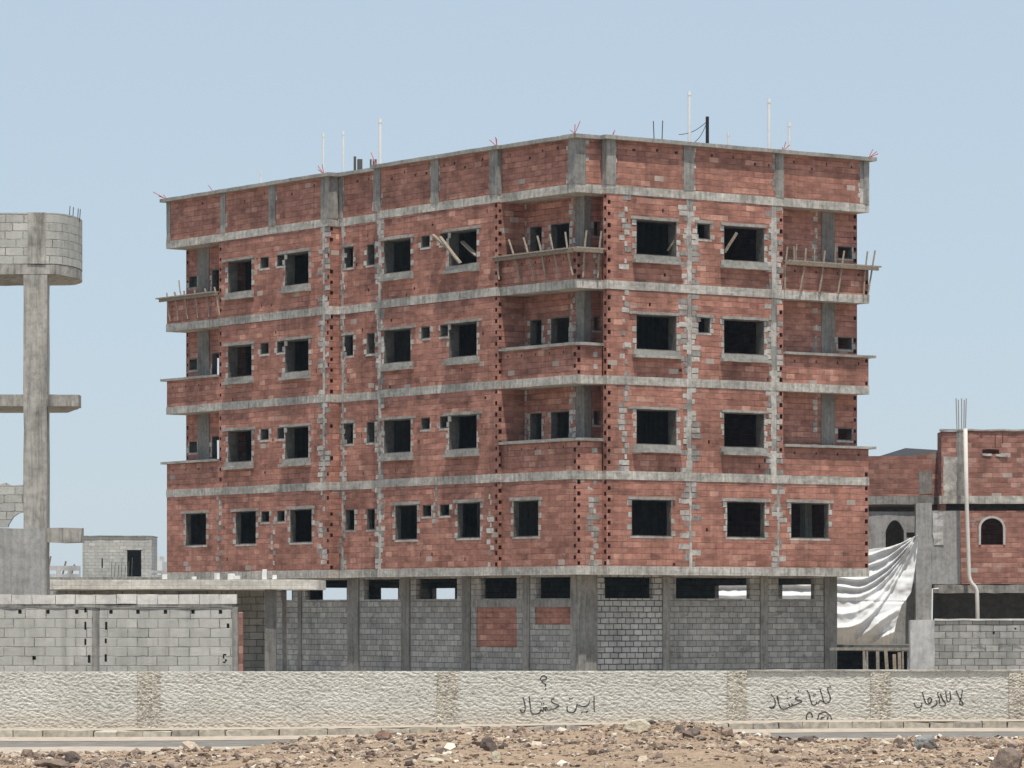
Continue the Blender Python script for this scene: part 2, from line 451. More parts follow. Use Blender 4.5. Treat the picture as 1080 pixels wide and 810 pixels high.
# --- openings
def opening(axis, p, u0, u1, z0, z1, name='window', sill=True, lintel=True, deep=.42, seed=0, quoin=True, lext=(.28, .16), th=.2, parent=bld):
    r = random.Random(seed + 5)
    mb = MB()
    def P(u, d, z): return (p + d, u, z) if axis == 'A' else (u, p + d, z)
    def B(m_, ua, ub, da, db, za, zb, j=.006, sg=.3, m=0):
        if axis == 'A': m_.rbox(p + da, p + db, ua, ub, za, zb, sg, j, m, s=seed)
        else: m_.rbox(ua, ub, p + da, p + db, za, zb, sg, j, m, s=seed)
    t = .03
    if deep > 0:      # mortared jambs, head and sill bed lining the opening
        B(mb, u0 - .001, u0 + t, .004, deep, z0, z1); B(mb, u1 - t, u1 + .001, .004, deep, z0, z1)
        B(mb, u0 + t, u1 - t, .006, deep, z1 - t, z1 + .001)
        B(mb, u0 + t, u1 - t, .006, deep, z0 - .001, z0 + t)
    if quoin:
        n = max(1, int(round((z1 - z0) / .2))); h = (z1 - z0) / n
        for i in range(n):
            for sd in (-1, 1):
                odd = (i + (sd > 0)) % 2
                if r.random() < (.1 if odd else .55): continue
                w = (.17 if odd else .06) * r.uniform(.75, 1.15)
                e = u0 if sd < 0 else u1
                ua, ub = (e - w, e) if sd < 0 else (e, e + w)
                B(mb, ua, ub, -.006 - .006 * r.random(), .02, z0 + i * h + .012, z0 + (i + 1) * h - .016, .005, .2, 1)
        if not sill:
            B(mb, u0 - .06, u1 + .06, -.008, .02, z0 - .07, z0 - .004, m=1)
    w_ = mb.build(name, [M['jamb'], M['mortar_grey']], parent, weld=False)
    if lintel:
        lb = MB()
        l0 = u0 - lext[0] * r.uniform(.6, 1.2); l1 = u1 + lext[1] * r.uniform(.6, 1.4)
        B(lb, l0, l1, -.05 - .02 * r.random(), .03, z1 + .004, z1 + .085 + .03 * r.random(), .012, .25)
        lb.build('lintel', M['coping'], w_)
    if sill:
        sb = MB()
        B(sb, u0 - .15, u1 + .15, -.055, .02, z0 - .165, z0 - .002, .012, .3)
        B(sb, u0 - .17, u1 + .17, -.20, .02, z0 - .275, z0 - .168, .014, .25)
        sb.build('sill', M['coping'], w_)
    return w_

def putlogs(u0, u1, z0, z1, n, seed, avoid):
    r = random.Random(seed); out = []
    for _ in range(n * 6):
        if len(out) >= n: break
        u = r.uniform(u0 + .2, u1 - .3); z = z0 + .2 * int((z1 - z0 - .25) / .2 * r.random()) + .03
        w, h = r.choice([(.07, .13), (.09, .12), (.12, .1)])
        if any(u < b + .15 and u + w > a - .15 and z < d + .15 and z + h > c - .3 for a, b, c, d in avoid + out): continue
        out.append((u, u + w, z, z + h))
    return out
def brick_wall(axis, p, u0, u1, z0, z1, holes=(), th=.2, mat=None, put=0, seed=0, name='brick_wall'):
    holes = list(holes)
    ph = putlogs(u0, u1, z0, z1, put, seed, holes) if put else []
    mb = MB(); mb.wall(axis, p, u0, u1, z0, z1, holes + ph, th)
    return part(mb, name, mat or M['brick'])
def ap(px0, px1, p, n=None):      # opening span on the left-hand facade from its two pixel columns
    a, b = sorted((a_of(px0, p), a_of(px1, p))); return a, b
def bp(px0, px1, p): return b_of(px0, p), b_of(px1, p)

# windows of storeys two to four
for k in range(1, 4):
    zb = ZB[k]; z0 = zb + BT; z1 = ZB[k + 1]
    wz0, wz1 = zb + 1.22, zb + 2.43
    sA, sB = zb + 2.0, zb + 2.43
    sd = k * 100
    # left part of the left-hand facade
    big = [ap(240.5, 265.5, PA), ap(300.5, 325.5, PA)]
    sm = [ap(274.5, 283.5, PA), ap(292, 300, PA)]
    holes = [(*b, wz0, wz1) for b in big]
    sm_h = [(*s, sA, sB) for s in sm]
    brick_wall('A', PA, a3 + .2, aL - .2, z0, z1, holes + sm_h, put=3, seed=sd + 1)
    for i, h in enumerate(holes): opening('A', PA, *h, seed=sd + i, lext=(.22, .3))
    for i, h in enumerate(sm_h): opening('A', PA, *h, name='small_window', sill=False, lintel=False, deep=.3, seed=sd + 10 + i)
    # recessed strip
    rc = [ap(362.3, 372.6, PREC), ap(386.7, 395.3, PREC)]
    rh = [(*s, zb + 1.68, zb + 2.45) for s in rc]
    brick_wall('A', PREC, a2, a3 + .0, z0, z1, rh, put=3, seed=sd + 2)
    for i, h in enumerate(rh): opening('A', PREC, *h, name='narrow_window', sill=False, lintel=(i == 0), deep=.3, seed=sd + 20 + i, lext=(.1, .1))
    mb = MB(); mb.box(PA + .2, PREC + .2, a3 + .003, a3 + .2, z0, z1); part(mb, 'recess_wall', M['brick'])
    mb = MB(); mb.box(PA + .2, PREC - .002, a2 - .2, a2 - .002, z0, z1); part(mb, 'recess_wall', M['brick'])
    # middle part
    big = [ap(405, 433.3, PA), ap(473.5, 503, PA)]
    sm = [ap(444, 453.5, PA), ap(464, 472.6, PA)]
    holes = [(*b, wz0, wz1) for b in big]; sm_h = [(*s, sA, sB) for s in sm]
    if k == 1: sm_h[1] = (*sm[1], sA, sB)
    brick_wall('A', PA, a1 + .2, a2, z0, z1, holes + sm_h, put=4, seed=sd + 3)
    for i, h in enumerate(holes): opening('A', PA, *h, seed=sd + 30 + i, lext=(.3, .25))
    for i, h in enumerate(sm_h): opening('A', PA, *h, name='small_window', sill=False, lintel=False, deep=.3, seed=sd + 40 + i)
    # side wall of the corner balcony, then its two back walls
    mb = MB(); mb.box(PA + .2, 1.0, a1 + .001, a1 + .2, z0, z1); part(mb, 'balcony_wall', M['brick'])
    cb = 1.0
    dw = ap(559, 571.5, cb); dd = ap(581, 600.5, cb)
    bh = [(*dw, zb + .95, zb + 2.42), (*dd, z0 + .001, zb + 2.42)]
    brick_wall('A', cb, .9, a1 + .2, z0, z1, bh, name='balcony_wall')
    opening('A', cb, *bh[0], sill=False, lintel=False, deep=.25, seed=sd + 50)
    opening('A', cb, *bh[1], name='doorway', sill=False, lintel=False, deep=.25, seed=sd + 51)
    dv = bp(626, 634.5, .9)
    vh = [(*dv, zb + 1.9, zb + 2.40)]
    brick_wall('B', .9, 1.2, b1 + .62, z0, z1, vh, name='balcony_wall')
    opening('B', .9, *vh[0], name='small_window', sill=False, lintel=False, deep=.25, seed=sd + 52)
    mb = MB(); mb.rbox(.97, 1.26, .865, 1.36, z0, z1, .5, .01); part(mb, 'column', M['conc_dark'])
    mb = MB(); mb.box(b1 + .62, b1 + .8, PB + .2, 1.1, z0, z1); part(mb, 'balcony_wall', M['brick'])
    # right-hand facade
    w1 = bp(671, 713.5, PB); w2 = bp(763.3, 806, PB); ws = bp(735, 749, PB)
    holes = [(*w1, wz0, wz1), (*w2, wz0, wz1)]
    sh = [(*ws, zb + 1.9, zb + 2.44)] if k >= 2 else []
    brick_wall('B', PB, b1 + .2, b2 - .2, z0, z1, holes + sh, put=4, seed=sd + 4)
    for i, h in enumerate(holes): opening('B', PB, *h, seed=sd + 60 + i, lext=(.38, .1) if i == 0 else (.15, .12))
    for h in sh: opening('B', PB, *h, name='small_window', sill=False, lintel=True, deep=.3, seed=sd + 62, lext=(.1, .1))
    # right-hand balcony
    rb = .35
    wv = bp(883.5, 898.5, rb)
    vh = [(*wv, zb + 1.62, zb + 2.06)]
    brick_wall('B', rb, b2 - .2, Wb - .2, z0, z1, vh, name='balcony_wall', put=0)
    opening('B', rb, *vh[0], name='small_window', sill=False, lintel=False, deep=.25, seed=sd + 70)
    cx = bp(866, 880, rb)
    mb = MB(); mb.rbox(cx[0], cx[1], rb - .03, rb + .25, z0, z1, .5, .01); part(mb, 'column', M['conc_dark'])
    mb = MB(); mb.box(b2 - .2, b2 - .001, PB + .2, rb - .001, z0, z1); part(mb, 'balcony_wall', M['brick'])
    # left-hand balcony
    lb = .72
    lw = ap(199.5, 208, lb); ld = ap(223.5, 243, lb)
    vh = [(*lw, zb + 1.75, zb + 2.2), (*ld, z0 + .001, zb + 2.35)]
    brick_wall('A', lb, aL - .2, La - .2, z0, z1, vh, name='balcony_wall')
    opening('A', lb, *vh[0], name='small_window', sill=False, lintel=False, deep=.25, seed=sd + 80)
    opening('A', lb, *vh[1], name='doorway', sill=False, lintel=False, deep=.22, seed=sd + 81)
    cx = ap(209, 221, lb)
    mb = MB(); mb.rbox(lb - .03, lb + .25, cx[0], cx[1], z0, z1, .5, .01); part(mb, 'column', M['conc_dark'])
    mb = MB(); mb.box(PA + .2, lb - .001, aL - .2, aL - .001, z0, z1); part(mb, 'balcony_wall', M['brick'])
    # the two walls that face away, one window through which the sky shows past the balcony door
    eh = []
    if k < 3:      # sky seen through the balcony door and a window in the far end wall
        es = []
        for px in (226.5, 231.5):
            kk = (px - 540) / F; b_, a_ = lb, a_of(px, lb); y = depth(b_, a_)
            while a_ < La - .1:
                y += .02; dx, dy = kk * y - C0[0], y - C0[1]; a_ = -dx * sr + dy * cr; b_ = dx * cr + dy * sr
            es.append(b_)
        eh = [(min(es) - .05, max(es) + .35, zb + .4, zb + 2.3)]
    mb = MB(); mb.wall('B', La - .2, lb + .2, Wb - .2, z0, z1, eh); part(mb, 'end_wall', M['brick'])
    mb = MB(); mb.wall('B', La - .26, lb + .21, Wb - .21, z0, z1, [(e[0] - .05, e[1] + .05, e[2] - .05, e[3] + .05) for e in eh], .055); part(mb, 'dark_inner_wall', M['conc_dark'])  # second wall is a dark lining added to dim the rooms
    mb = MB(); mb.box(1.3, Wb - .3, 1.3, La - .3, z0 - .001, z0 + .02); mb.box(1.3, Wb - .3, 1.3, La - .3, z1 - .02, z1 + .001); part(mb, 'dark_lining', M['conc_dark'])  # dark sheets added on floor and ceiling to cut bounced light
    mb = MB(); mb.wall('A', Wb - .2, rb + .2, La, z0, z1, [(a_, a_ + 1.2, wz0, wz1) for a_ in (12.5, 19)]); part(mb, 'rear_wall', M['brick'])
    # inside: cross walls keep the rooms dark
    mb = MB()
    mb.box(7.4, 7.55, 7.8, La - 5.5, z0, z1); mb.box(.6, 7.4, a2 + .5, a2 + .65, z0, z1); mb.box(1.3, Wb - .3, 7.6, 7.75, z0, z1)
    part(mb, 'dark_inner_wall', M['conc_dark'])
    # hollow brick corners
    corner_stack(PA, a1, z0, z1); corner_stack(b1, PB, z0, z1); corner_stack(PA, a3, z0, z1, skip=.35, first=1)
    corner_stack(PA, aL - .2, z0, z1, first=1); corner_stack(b2 - .2, PB, z0, z1, first=1)
    corner_stack(Wb - .2, rb, z0, z1, first=1, skip=.2); corner_stack(lb, La - .2, z0, z1, skip=.2)
    # grey strips
    toothed('A', PA, a2 - .1, z0, z1, .16, .2, sd + 1, .12)
    toothed('A', PA, a3 + .36, z0, z1, .12, .34, sd + 2, .15)
    toothed('A', PREC, a3 - .28, z0, z1, .12, .16, sd + 3, .45)
    toothed('B', PB, b_of(727, PB), z0, z1, .2, .36, sd + 4, .08)
    toothed('B', PB, b2 - .42, z0, z1, .24, .26, sd + 5, .08)
    toothed('B', rb, cx[0] * 0 + b_of(862, rb), z0, z1, .0, .24, sd + 6, .3, right=False)
    toothed('A', cb, a_of(604, cb), z0, z1, .0, .2, sd + 7, .2)
    toothed('A', cb, a_of(551, cb), z0, z1, .0, .3, sd + 8, .25)
    toothed('B', PB, b1 + .75, z0, z1, 0, .25, sd + 9, .55 if k > 1 else .1)

# lowest brick storey, flush to the outer line everywhere
zb = ZB[0]; z0 = zb + BT; z1 = ZB[1]
hz0, hz1 = zb + 1.33, zb + 2.58
def do_low(axis, p, u0, u1, bigs, smalls, put, seed, narrow=False):
    hb = [(*b, hz0, hz1) for b in bigs]
    hs = [(*s, zb + (1.75 if narrow else 2.14), zb + (2.52 if narrow else 2.56)) for s in smalls]
    brick_wall(axis, p, u0, u1, z0, z1, hb + hs, put=put, seed=seed)
    for i, h in enumerate(hb): opening(axis, p, *h, sill=False, deep=.22, seed=seed + i, lext=(.2, .2))
    for i, h in enumerate(hs): opening(axis, p, *h, name='narrow_window' if narrow else 'small_window', sill=False, lintel=False, deep=.2, seed=seed + 20 + i)
do_low('A', PA, a3 + .2, La, [ap(196, 217.5, PA), ap(248.5, 270, PA), ap(306, 329, PA)], [ap(275.5, 284, PA), ap(292, 300.5, PA)], 3, 11)
do_low('A', PREC, a2, a3, [], [ap(364, 374, PREC), ap(387, 395.5, PREC)], 2, 12, True)
mb = MB(); mb.box(PA + .2, PREC + .2, a3 + .003, a3 + .2, z0, z1); part(mb, 'recess_wall', M['brick'])
mb = MB(); mb.box(PA + .2, PREC - .002, a2 - .2, a2 - .002, z0, z1); part(mb, 'recess_wall', M['brick'])
do_low('A', PA, a1 + .2, a2, [ap(417, 440, PA), ap(482.5, 506.5, PA)], [ap(445.5, 455, PA), ap(464, 474, PA)], 3, 13)
mb = MB(); mb.box(PA + .2, .2, a1 + .001, a1 + .2, z0, z1); part(mb, 'recess_wall', M['brick'])
do_low('A', 0, .2, a1, [ap(541.5, 568, 0)], [], 0, 14)
do_low('B', 0, .2, b1, [], [], 0, 15)
mb = MB(); mb.box(b1 + .001, b1 + .2, PB + .2, .2, z0, z1); part(mb, 'recess_wall', M['brick'])
do_low('B', PB, b1 + .2, Wb - .2, [bp(666, 708, PB), bp(766.5, 806.5, PB), bp(834, 874, PB)], [], 2, 16)
mb = MB(); mb.wall('B', La - .2, PA + .2, Wb - .2, z0, z1, []); part(mb, 'end_wall', M['brick'])
mb = MB(); mb.box(PA + .21, Wb - .21, La - .26, La - .21, z0, z1); part(mb, 'dark_inner_wall', M['conc_dark'])  # dark lining added inside the end wall, dimming the storey
mb = MB(); mb.box(.5, Wb - .3, .5, La - .3, z0 - .001, z0 + .02); mb.box(.5, Wb - .3, .5, La - .3, z1 - .02, z1 + .001); part(mb, 'dark_lining', M['conc_dark'])  # floor and ceiling sheets added here too against bounced light
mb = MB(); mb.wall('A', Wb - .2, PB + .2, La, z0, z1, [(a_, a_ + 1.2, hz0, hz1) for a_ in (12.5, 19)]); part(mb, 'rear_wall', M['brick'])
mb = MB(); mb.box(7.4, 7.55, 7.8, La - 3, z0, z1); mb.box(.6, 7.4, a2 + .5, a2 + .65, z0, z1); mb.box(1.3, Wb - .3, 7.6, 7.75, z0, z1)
part(mb, 'dark_inner_wall', M['conc_dark'])
mb = MB(); mb.rbox(b_of(855, .6), b_of(862, .6), .9, 1.2, z0, z1, .5, .01); part(mb, 'column', M['conc_mid'])
corner_stack(PA, a1, z0, z1); corner_stack(b1, PB, z0, z1); corner_stack(PA, a3, z0, z1, skip=.3, first=1)
corner_stack(0, 0, z0, z1, first=1); corner_stack(Wb - .2, PB, z0, z1, first=1)
toothed('A', PA, a2 - .1, z0, z1, .16, .22, 21, .12)
toothed('A', PA, a3 + .45, z0, z1, .0, .3, 22, .3)
toothed('A', PREC, a3 - .25, z0, z1, .12, .16, 23, .4)
toothed('A', PA, a_of(231, PA), z0, z1, .0, .22, 24, .3)
toothed('A', PA, a_of(288, PA), z0, z1 - 1, .0, .18, 28, .4)
toothed('A', PA, a1 + .45, z0, z1, .0, .2, 29, .5)
toothed('B', PB, b_of(728, PB), z0, z1, .10, .42, 25, .12)
toothed('B', PB, b_of(821, PB), z0, z1, .08, .30, 26, .2)
toothed('B', 0, .72, z0, z1, .0, .26, 27, .05)
toothed('A', PA, a_of(459, PA), z0 + 1, z1, .0, .16, 30, .3)

# balcony fronts
for k in range(1, 4):
    zb = ZB[k]; z0 = zb + BT; zr = zb + (1.30 if k < 3 else 1.22)
    root_holes = lambda u0, u1, zz, n, s: [(u, u + .07, zz, zz + .09) for u in [u0 + (u1 - u0) * (i + .5) / n for i in range(n)]]
    mb = MB(); mb.wall('A', 0, .2, a1, z0, zr, root_holes(.3, a1, zr - .24, 5, k), .18)
    mb.wall('B', 0, .2, b1, z0, zr, [], .18)
    f = part(mb, 'balcony_front', M['brick'])
    corner_stack(0, 0, z0, zr, first=1)
    toothed('B', 0, b1 - .2, z0, zr, .0, .2, k * 9, .3, right=False)
    mb = MB(); mb.wall('A', PA, aL, La, z0, zr, root_holes(aL, La, zr - .3, 4, k), .18); mb.box(PA + .18, .9, La - .18, La, z0, zr)
    g = part(mb, 'balcony_front', M['brick'])
    mb = MB(); mb.wall('B', PB, b2, Wb - .2, z0, zr, root_holes(b2, Wb, zr - .26, 4, k), .18); mb.box(Wb - .18, Wb, PB + .2, .3, z0, zr)
    q = part(mb, 'balcony_front', M['brick'])
    corner_stack(Wb - .2, PB, z0, zr, first=1, skip=.25)
    if k < 3:
        mb = MB(); mb.prism([(b1 - .002, -.13), (-.13, -.13), (-.13, a1 - .002), (.24, a1 - .002), (.24, .24), (b1 - .002, .24)], zr, zr + .1, .4, .015)
        mb.build('coping', M['coping'], f)
        mb = MB(); mb.prism([(PA - .13, aL + .02), (PA - .13, La + .28), (PA + .3, La + .28), (PA + .3, aL + .02)], zr, zr + .09, .4, .015)
        mb.build('coping', M['coping'], g)
        mb = MB(); mb.prism([(b2 + .02, PB - .13), (Wb + .26, PB - .13), (Wb + .26, PB + .3), (b2 + .02, PB + .3)], zr, zr + .09, .4, .015)
        mb.build('coping', M['coping'], q)

# parapet
zp0 = ZB[4] + BT; zp1 = ZT - .13
mb = MB()
def high_holes(u0, u1, n, sd):
    r = random.Random(sd); out = []
    for q in range(n):
        u = u0 + (u1 - u0) * (q + r.uniform(.25, .75)) / n; z = zp1 - r.choice([.28, .30, .33, .48])
        out.append((u, u + r.choice([.07, .1, .14]), z, z + .09))
    return out
mb.wall('A', PA, a3, La, zp0, zp1, high_holes(a3 + .5, La - .4, 7, 1)); mb.wall('A', PREC, a2, a3, zp0, zp1, high_holes(a2 + .3, a3 - .4, 2, 2)); mb.wall('A', PA, a1, a2, zp0, zp1, high_holes(a1 + .6, a2 - .6, 8, 3))
mb.wall('A', 0, .2, a1, zp0, zp1, high_holes(.7, a1 - .3, 4, 4)); mb.wall('B', 0, 0, b1, zp0, zp1); mb.wall('B', PB, b1, Wb, zp0, zp1, high_holes(b1 + .6, Wb - .5, 12, 5))
for p_, u0_, u1_ in ((PA, a3 + .2, La - .2), (PREC, a2, a3), (PA, a1 + .2, a2 - .2), (0, .2, a1)): mb.box(p_ + .205, p_ + .26, u0_ + .003, u1_ - .003, zp0, zp1)
mb.box(b1 + .21, Wb - .21, PB + .205, PB + .26, zp0, zp1)
mb.box(PA + .2, PREC + .2, a3 + .003, a3 + .2, zp0, zp1); mb.box(PA + .2, PREC, a2 - .2, a2 - .002, zp0, zp1)
mb.box(PA + .2, .2, a1 + .001, a1 + .2, zp0, zp1); mb.box(b1 + .001, b1 + .2, PB + .2, .2, zp0, zp1)
mb.box(.1, Wb, La - .2, La, zp0, zp1); mb.box(Wb - .2, Wb, PB + .2, La - .2, zp0, zp1)
par = part(mb, 'parapet', M['brick'], weld=False)
mb = MB()
op = offset(outline, .21); ip = offset(outline, -.23)
n = len(op)
def seg_ring(poly_o, poly_i, za, zb_, step=.5):
    O, I = [], []
    for i in range(n):
        a, b = Vector(poly_o[i]), Vector(poly_o[(i + 1) % n]); c, d = Vector(poly_i[i]), Vector(poly_i[(i + 1) % n])
        kk = max(1, int((b - a).length / step))
        for t in range(kk): O.append(a.lerp(b, t / kk)); I.append(c.lerp(d, t / kk))
    m = len(O); pts = []
    for P_, z in ((O, za), (O, zb_), (I, zb_), (I, za)):
        for p in P_:
            pts.append((p.x + .014 * h3(p.x, p.y, z, 1), p.y + .014 * h3(p.x, p.y, z, 2), z + .016 * h3(p.x, p.y, z, 3)))
    fs = []
    for r_ in range(4):
        for i in range(m):
            fs.append((r_ * m + i, r_ * m + (i + 1) % m, ((r_ + 1) % 4) * m + (i + 1) % m, ((r_ + 1) % 4) * m + i))
    mb.add(pts, fs)
seg_ring(op, ip, zp1, ZT)
mb.build('coping', M['coping'], par)
# parapet pilasters (each a little proud, some with a rougher mortared margin)
def pilaster(axis, p, u0, u1, d=.035):
    mb = MB()
    if axis == 'A': mb.rbox(p - d, p + .02, u0, u1, zp0 + .002, zp1 - .002, .3, .008)
    else: mb.rbox(u0, u1, p - d, p + .02, zp0 + .002, zp1 - .002, .3, .008)
    mb.build('pilaster', M['conc_mid'], par)
for x0, x1, p in ((233, 238, PA), (284, 291, PA), (339, 346.8, PA), (358.5, 362, PREC), (394.5, 401.5, PA), (455, 463, PA), (176.3, 180, PA)):
    u = ap(x0, x1, p); pilaster('A', p, *u)
def corner_pil(x0, y0, sx, sy, d=.04):     # L-shaped corner pilaster
    mb = MB(); mb.rbox(x0 - d, x0 + sx, y0 - d, y0 + sy, zp0 + .002, zp1 - .002, .3, .008); mb.build('pilaster', M['conc_mid'], par)
corner_pil(PA, a3, .36, .3); corner_pil(PA, a1, .14, .45); corner_pil(0, 0, .36, .45); corner_pil(b1, PB, .36, .26)
for x0, x1 in ((720.5, 731.5), (817.5, 826), (910.5, 916.2)):
    u = bp(x0, x1, PB); pilaster('B', PB, *u)
for sd_, (ax_, p_, u_, l_, r_) in enumerate((('A', PA, a_of(288, PA), 1, 1), ('A', PA, a_of(459, PA), 1, 1), ('A', PA, a_of(398, PA), 1, 1), ('A', PREC, a_of(360, PREC), 0, 1), ('A', PA, a_of(235.5, PA), 1, 1), ('B', PB, b_of(726, PB), 1, 1), ('B', PB, b_of(821.5, PB), 1, 0), ('B', PB, b_of(911, PB), 1, 0), ('A', 0, .46, 0, 1), ('B', 0, .38, 0, 1), ('B', PB, b1 + .28, 0, 1))):
    toothed(ax_, p_, u_, zp0 + .02, zp1 - .02, .34 if ax_ == 'A' and p_ != 0 else .36, .14, 300 + sd_, .3, left=bool(l_), right=bool(r_)) if u_ not in (.46, .38) and sd_ < 10 else toothed(ax_, p_, u_, zp0 + .02, zp1 - .02, .0, .14, 300 + sd_, .3, left=bool(l_), right=bool(r_))

# ground floor, set back under the brick storeys
GZ = ZB[0]
ga, gb, gW, gL = .95, .75, Wb - .85, La - .8
st0, st1 = 2.86, GZ - .07
A_open = [(268, 277), (296.5, 309), (322, 367), (384, 421), (438.5, 482), (507, 545), (565.5, 607)]
B_open = [(638, 688.5), (713, 791), (821, 859)]
# where daylight is seen right through: cut the back walls on the same lines of sight
def exit_pt(px, b, a):
    k = (px - 540) / F
    # march forward until one of the two far walls is met
    y = depth(b, a)
    for _ in range(4000):
        y += .02; x = k * y
        dx, dy = x - C0[0], y - C0[1]
        bb = dx * cr + dy * sr; aa = -dx * sr + dy * cr
        if bb >= gW - .1: return ('R', aa)
        if aa >= gL - .1: return ('E', bb)
    return None
rear, endh = [], []
for x0, x1, ax in ((297, 309, 'A'), (339, 367, 'A'), (400.5, 421, 'A'), (458.5, 482, 'A'), (756, 791, 'B'), (823, 858, 'B')):
    e0 = exit_pt(x0, gb if ax == 'A' else b_of(x0, ga), a_of(x0, gb) if ax == 'A' else ga)
    e1 = exit_pt(x1, gb if ax == 'A' else b_of(x1, ga), a_of(x1, gb) if ax == 'A' else ga)
    if e0 and e1:
        for e, f_ in ((e0, e1), (e1, e0)):
            pass
        if e0[0] == e1[0]:
            lo, hi = sorted((e0[1], e1[1]))
            (rear if e0[0] == 'R' else endh).append((lo, hi, 2.4, GZ - .28))
            if e0[0] == 'R': pass
colsA = [(255, 262), (315, 318.5), (367.5, 379), (424, 433), (488, 496.5), (552.5, 559), (606.5, 612)]
def strip_hole(h): return [(a, b, st0, st1) for a, b in h]
hA = strip_hole([ap(x0, x1, gb) for x0, x1 in A_open])
hB = strip_hole([bp(x0, x1, ga) for x0, x1 in B_open])
cut1 = a_of(497, gb)
mb = MB(); mb.wall('A', gb, cut1, gL, -.2, GZ, hA); part(mb, 'block_wall', M['block'])
# towards the corner: two bricked-up doorways in red under a concrete belt
pan1 = ap(502.5, 545, gb); pan2 = ap(564.5, 607, gb)
zpan = (z_of(683, gb, pan1[0]), z_of(640.5, gb, pan1[0])); zpan2 = (z_of(659, gb, pan2[0]), z_of(640, gb, pan2[0]))
mb = MB(); mb.wall('A', gb, ga, cut1, -.2, GZ, hA + [(*pan1, *zpan), (*pan2, *zpan2)]); part(mb, 'block_wall', M['block'])
for u, zz in ((pan1, zpan), (pan2, zpan2)):
    mb = MB(); mb.box(gb + .03, gb + .2, u[0] - .0, u[1], zz[0], zz[1]); part(mb, 'infill_panel', M['brick'])
mb = MB(); u = ap(491, 607, gb); mb.rbox(gb - .02, gb + .03, u[0], u[1], st0 - .30, st0 - .04, .5, .01); part(mb, 'belt', M['conc_mid'])
u = bp(629, 701, ga)
mb = MB(); mb.wall('B', ga, gb, u[1], -.2, GZ, hB); part(mb, 'block_wall', M['block_rough'])
mb = MB(); mb.wall('B', ga, u[1], gW, -.2, GZ, hB); part(mb, 'block_wall', M['block'])
for x0, x1 in colsA:
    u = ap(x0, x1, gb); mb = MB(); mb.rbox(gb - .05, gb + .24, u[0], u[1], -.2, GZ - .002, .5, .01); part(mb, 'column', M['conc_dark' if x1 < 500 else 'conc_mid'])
mb = MB(); mb.rbox(gb - .06, b_of(629, ga), ga - .06, ga + .35, -.2, GZ - .002, .5, .012); part(mb, 'column', M['conc_mid'])
for x0, x1, m_ in ((698.5, 706, 'conc_mid'), (801.5, 809, 'conc_mid'), (869, 882, 'conc_dark')):
    u = bp(x0, x1, ga); mb = MB(); mb.rbox(u[0], u[1], ga - .05, ga + .3, -.2, GZ - .002, .5, .012); part(mb, 'column', M[m_])
mb = MB(); mb.wall('B', gL - .2, gb, gW, -.2, GZ, endh); part(mb, 'end_wall', M['block'])
mb = MB(); mb.wall('A', gW - .2, ga + .3, gL - .2, -.2, GZ, rear); part(mb, 'rear_wall', M['block'])

# roof stubs, pipes and bars: all cast into the block, so they are its parts
def roof_pt(px, depth_in=1.3, side='A'):
    if side == 'A':
        b = PA + depth_in; return (b, a_of(px, b))
    a = PB + depth_in; return (b_of(px, a), a)
def up(px, py, side='A', r=.035, mat='pvc', name='conduit_pipe', lean=0.0, din=1.3, cap=True):
    b, a = roof_pt(px, din, side)
    zt = z_of(py, b, a)
    mb = MB(); mb.tube([(b, a, ZB[4] + BT), (b + lean, a, zt)], r, 8)
    if cap: mb.tube([(b + lean, a, zt - .12), (b + lean, a, zt + .02)], r * 1.2, 8)
    return part(mb, name, M[mat], smooth=False)
up(341, 141, r=.045); up(362, 139, r=.045); up(401, 126, r=.065); up(275, 181, r=.04)
up(727, 97, 'B', .055); up(811, 105, 'B', .06); up(832.5, 130, 'B', .05); up(768, 140, 'B', .04)
up(374.3, 165, r=.05, mat='steel', name='starter_bar', cap=False)
up(379.5, 168, r=.10, mat='steel', name='starter_bar', cap=False)
for x in (391, 394, 396.3): up(x, 168, r=.035, mat='steel', name='starter_bar', cap=False)
up(692, 128, 'B', .018, 'steel', 'starter_bar', -.12, cap=False); up(696.5, 127, 'B', .018, 'steel', 'starter_bar', .1, cap=False)
up(746, 123, 'B', .06, 'black', 'steel_post', 0.0, cap=False)
# thin stay wires from the black post
b, a = roof_pt(746, 1.3, 'B'); zt = z_of(128, b, a)
for px, dz in ((716, -.55), (733, -.75)):
    bb, aa = roof_pt(px, 1.3, 'B')
    mb = MB(); mb.tube([(b + (bb - b) * t, a + (aa - a) * t, zt + dz * t - .12 * math.sin(math.pi * t)) for t in [i / 8 for i in range(9)]], .012, 5)
    part(mb, 'stay_wire', M['black'])
def fork(px, side, dirs, out=.1):
    if side == 'A': b = PA - .08; a = a_of(px, b)
    else: a = PB - .08; b = b_of(px, a)
    mb = MB()
    for db, da, dz in dirs:
        mb.tube([(b, a, ZT - .03), (b + db * .5, a + da * .5, ZT + dz * .45), (b + db, a + da, ZT + dz)], .015, 6)
    part(mb, 'starter_bar', M['rebar_red'])
fork(176, 'A', [(-.35, .45, .28), (-.2, .3, .12), (-.1, .1, .16)])
fork(225, 'A', [(-.1, .2, .24)]); fork(341.5, 'A', [(-.1, .25, .3), (-.2, .1, .15), (0, .1, .35)])
fork(397, 'A', [(.1, .5, .5), (.0, .2, .2)]); fork(524, 'A', [(-.1, .3, .22), (-.02, .05, .3), (0, .02, .25)])
fork(606, 'A', [(.02, .0, .3), (.2, -.05, .42), (-.1, .1, .1)])
fork(646, 'B', [(.1, 0, .2), (.04, 0, .12)]); fork(826, 'B', [(.12, 0, .3), (.3, 0, .2), (-.05, 0, .1)]); fork(916, 'B', [(.3, -.1, .22), (.45, 0, .16), (.2, 0, .3)])

